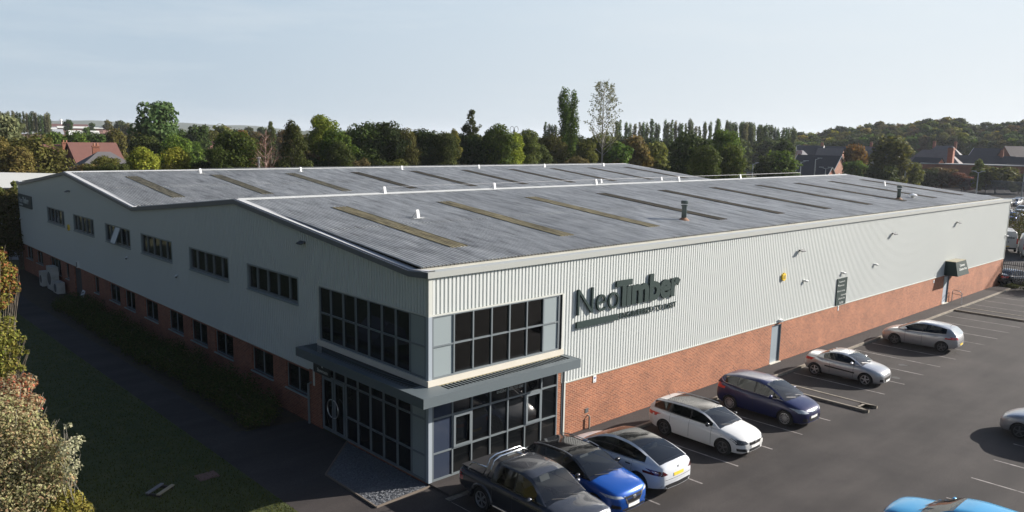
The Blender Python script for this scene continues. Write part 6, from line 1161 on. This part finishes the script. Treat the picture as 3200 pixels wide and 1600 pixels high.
lamp(3194, 600, 510, 225, 'lamp post at the right edge', 0); lamp(2487, 485, 455, 300, 'tall lamp post beside the flag', 1); lamp(2441, 470, 420, 330, 'tall thin aerial mast above the dark roofs', 0)
p0 = pos(2492, 480, 296); t = thing('flag', 'small red and white flag flying before the dark roofs', 'flag', (p0[0], p0[1], 0)); b = MB(); b.tube([(0, 0, 0), (0, 0, pos(2492, 468, 296)[2])], .06, 5); b.build('flagpole', LAMPM, t)
zf = pos(2492, 470, 296)[2]; b = MB(); b.add([tuple(vx*a+Vector((0, 0, zf-c2+.1*math.sin(a*3)))) for c2 in (1.2, 0) for a in (0, .5, 1.0, 1.6)], [(i, i+1, i+5, i+4) for i in range(3)]); b.build('cloth', mat('flag_red', (.4, .12, .15), .7, noise=(2, .9, (.6, .6, .65))), t)
def far_car(S, colour, u, v, dist, yaw, label, grp='cars in the distant car park'):
    p0 = pos(u, v, dist); s = dict(S); s['paint'] = colour; g2 = dict(S['green']); g2['roofpaint'] = colour; g2['black_roof'] = None; g2['rails'] = None; s['green'] = g2
    return make_car('parked_car', label, 'car', s, (p0[0], p0[1], 0), R(yaw), grp, lod=1)
va = math.degrees(math.atan2(pos(3330, 640, 214)[1]-pos(2690, 600, 262)[1], pos(3330, 640, 214)[0]-pos(2690, 600, 262)[0]))
for (S, c, u, v, d, dy, lab) in ((ESTATE, SILV, 3085, 612, 196, 5, 'silver estate car in the distant row by the palisade'), (CROSS, BLKP, 3155, 618, 186, -60, 'black people carrier facing out in the distant row'), (CROSS, GREYP, 3185, 610, 192, -60, 'dark car at the right edge of the distant row'), (HATCH, SILV, 3175, 617, 188, -60, 'pale silver car behind the black one in the distant row'),
      (MPV, SILV, 3120, 626, 175, 8, 'silver people carrier partly hidden by the eaves corner'), (HATCH, BLUE, 3165, 658, 148, -55, 'bright blue hatchback past the building corner'), (HATCH, WHT, 3190, 650, 155, -55, 'white hatchback right of the bright blue one'), (COUPE, WHT, 3150, 648, 157, -55, 'white car behind the bright blue hatchback'), (HATCH, SILV, 3195, 636, 166, -55, 'silver hatchback at the right edge, middle row'),
      (ESTATE, BLKP, 2950, 594, 212, 5, 'dark estate car just above the far verge by the palisade'), (COUPE, SILV, 2985, 597, 206, 5, 'silver car just above the far verge'), (COUPE, GREYP, 3170, 846, 80.5, 90, 'dark car seen through the palisade fence')):
    far_car(S, c, u, v, d, va+dy, lab)
# vans
def van(u, v, dist, yaw, label):
    p0 = pos(u, v, dist); t = thing('white_van', label, 'van', (p0[0], p0[1], 0), R(yaw), 'white vans in the yard'); sec = [(-.95, .35), (.95, .35), (1.0, .6), (1.0, 1.2), (.96, 1.75), (.86, 2.25), (.74, 2.36), (-.74, 2.36), (-.86, 2.25), (-.96, 1.75), (-1.0, 1.2), (-1.0, .6)]
    B = MB(); st = [(-2.9, .97, 0), (-2.86, 1, 0), (1.6, 1, 0), (2.1, .98, -.55), (2.9, .93, -1.15)]; vs = []
    for x, k, dz in st:
        for y, z in sec: vs.append((x, y*k, z+(dz*max(0, (z-1.2)/1.16) if dz else 0)))
    n = len(sec); B.add(vs, [(i*n+j, i*n+(j+1) % n, (i+1)*n+(j+1) % n, (i+1)*n+j) for i in range(len(st)-1) for j in range(n)]+[tuple(range(n-1, -1, -1)), tuple(range(4*n, 5*n))]); B.build('body', WHT, t)
    for y in (-.52, .52): B = MB(); B.box(-2.93, -2.905, y-.4, y+.4, .55, 2.15); d_ = B.build('rear_door', WHT, t); B = MB(); B.box(-2.95, -2.93, y*.2-.03, y*.2+.03, 1.1, 1.25); B.build('handle', BLK, d_)
    B = MB(); B.box(-3.0, -2.9, -.9, .9, .38, .55); B.build('rear_bumper', GRILL, t)
    B = MB(); B.box(-2.965, -2.935, -.26, .26, .62, .73); B.build('number_plate', PLATEY, t)
    for y in (-.95, .95): B = MB(); B.box(-2.94, -2.85, y-.07, y+.07, 1.0, 1.6); B.build('tail_light', TAILR, t)
    B = MB(); B.add([(1.66, -.74, 2.28), (1.66, .74, 2.28), (2.14, .8, 1.72), (2.14, -.8, 1.72)], [(0, 1, 2, 3)]); B.build('windscreen', CARGL, t)
    tm, rm = wheel_meshes(.34, .22, 5, None); 
    for x in (-1.9, 1.9):
        for sg in (1, -1): wq = tm.build('wheel', TYRE, t); rm.build('rim', [LRIM, BLK], wq); wq.location = (x, sg*.93, .34); wq.rotation_euler = (0, 0, 0 if sg > 0 else math.pi)
    cu = text_obj('NeoTimber', 1.0, 2.0, 1.55, 1.8, .01, SIGNG, t, bold=.02); me = cu.data; nv_ = len(me.vertices); c = np.empty(nv_*3); me.vertices.foreach_get('co', c); c = c.reshape(-1, 3); q_ = np.stack([np.full(nv_, -2.935)-(-c[:, 1]-0)*.5, -(c[:, 0]-1.5)*1.5, c[:, 2]], 1); me.vertices.foreach_set('co', q_.ravel()); return t
van(3222, 775, 103, 20, 'white van with dark lettering on its rear doors at the right edge'); van(3140, 752, 108, 20, 'white van mostly hidden behind the far corner of the warehouse')
foliage('yard_bush', 'rusty green bush in the yard past the building corner', [(pos(3185, 700, 118)[0], pos(3185, 700, 118)[1], 2.0, 2.6, 2.6, 2.2), (pos(3215, 690, 114)[0], pos(3215, 690, 114)[1], 2.3, 2.4, 2.4, 2.4)], 5000, .1, [(.09, .075, .02), (.06, .075, .02)], 70, 3)
foliage('fence_bush', 'dark bush against the dark palisade at the right edge', [(60.3, -3.2, .9, .7, 1.0, 1.0), (60.2, -4.3, 1.0, .8, 1.0, 1.2), (60.0, -2.4, .4, .5, .6, .5)], 4500, .06, [(.06, .085, .02), (.05, .065, .018)], 80, 3)
foliage('grass_patch', 'tuft of weeds at the foot of the dark palisade fence', [(60.6, -1.0, .15, .35, .7, .22)], 900, .05, [(.1, .12, .03)], 90, 2, cat='weeds')

# ------------------------------------------------------------------ air
HZ = bpy.data.materials.new('haze_air'); HZ.use_nodes = True; HZ.node_tree.nodes.clear(); vo = N(HZ, 'ShaderNodeVolumePrincipled'); vo.inputs['Color'].default_value = (.86, .92, 1, 1); vo.inputs['Density'].default_value = .00012; vo.inputs['Anisotropy'].default_value = .2
ou = N(HZ, 'ShaderNodeOutputMaterial'); LK(HZ, vo.outputs[0], ou.inputs['Volume'])
b = MB(); b.box(CAMP[0]-5600, CAMP[0]+5600, CAMP[1]-5600, CAMP[1]+5600, -8, 62); o = b.build('haze', HZ); tag(o, kind='stuff')
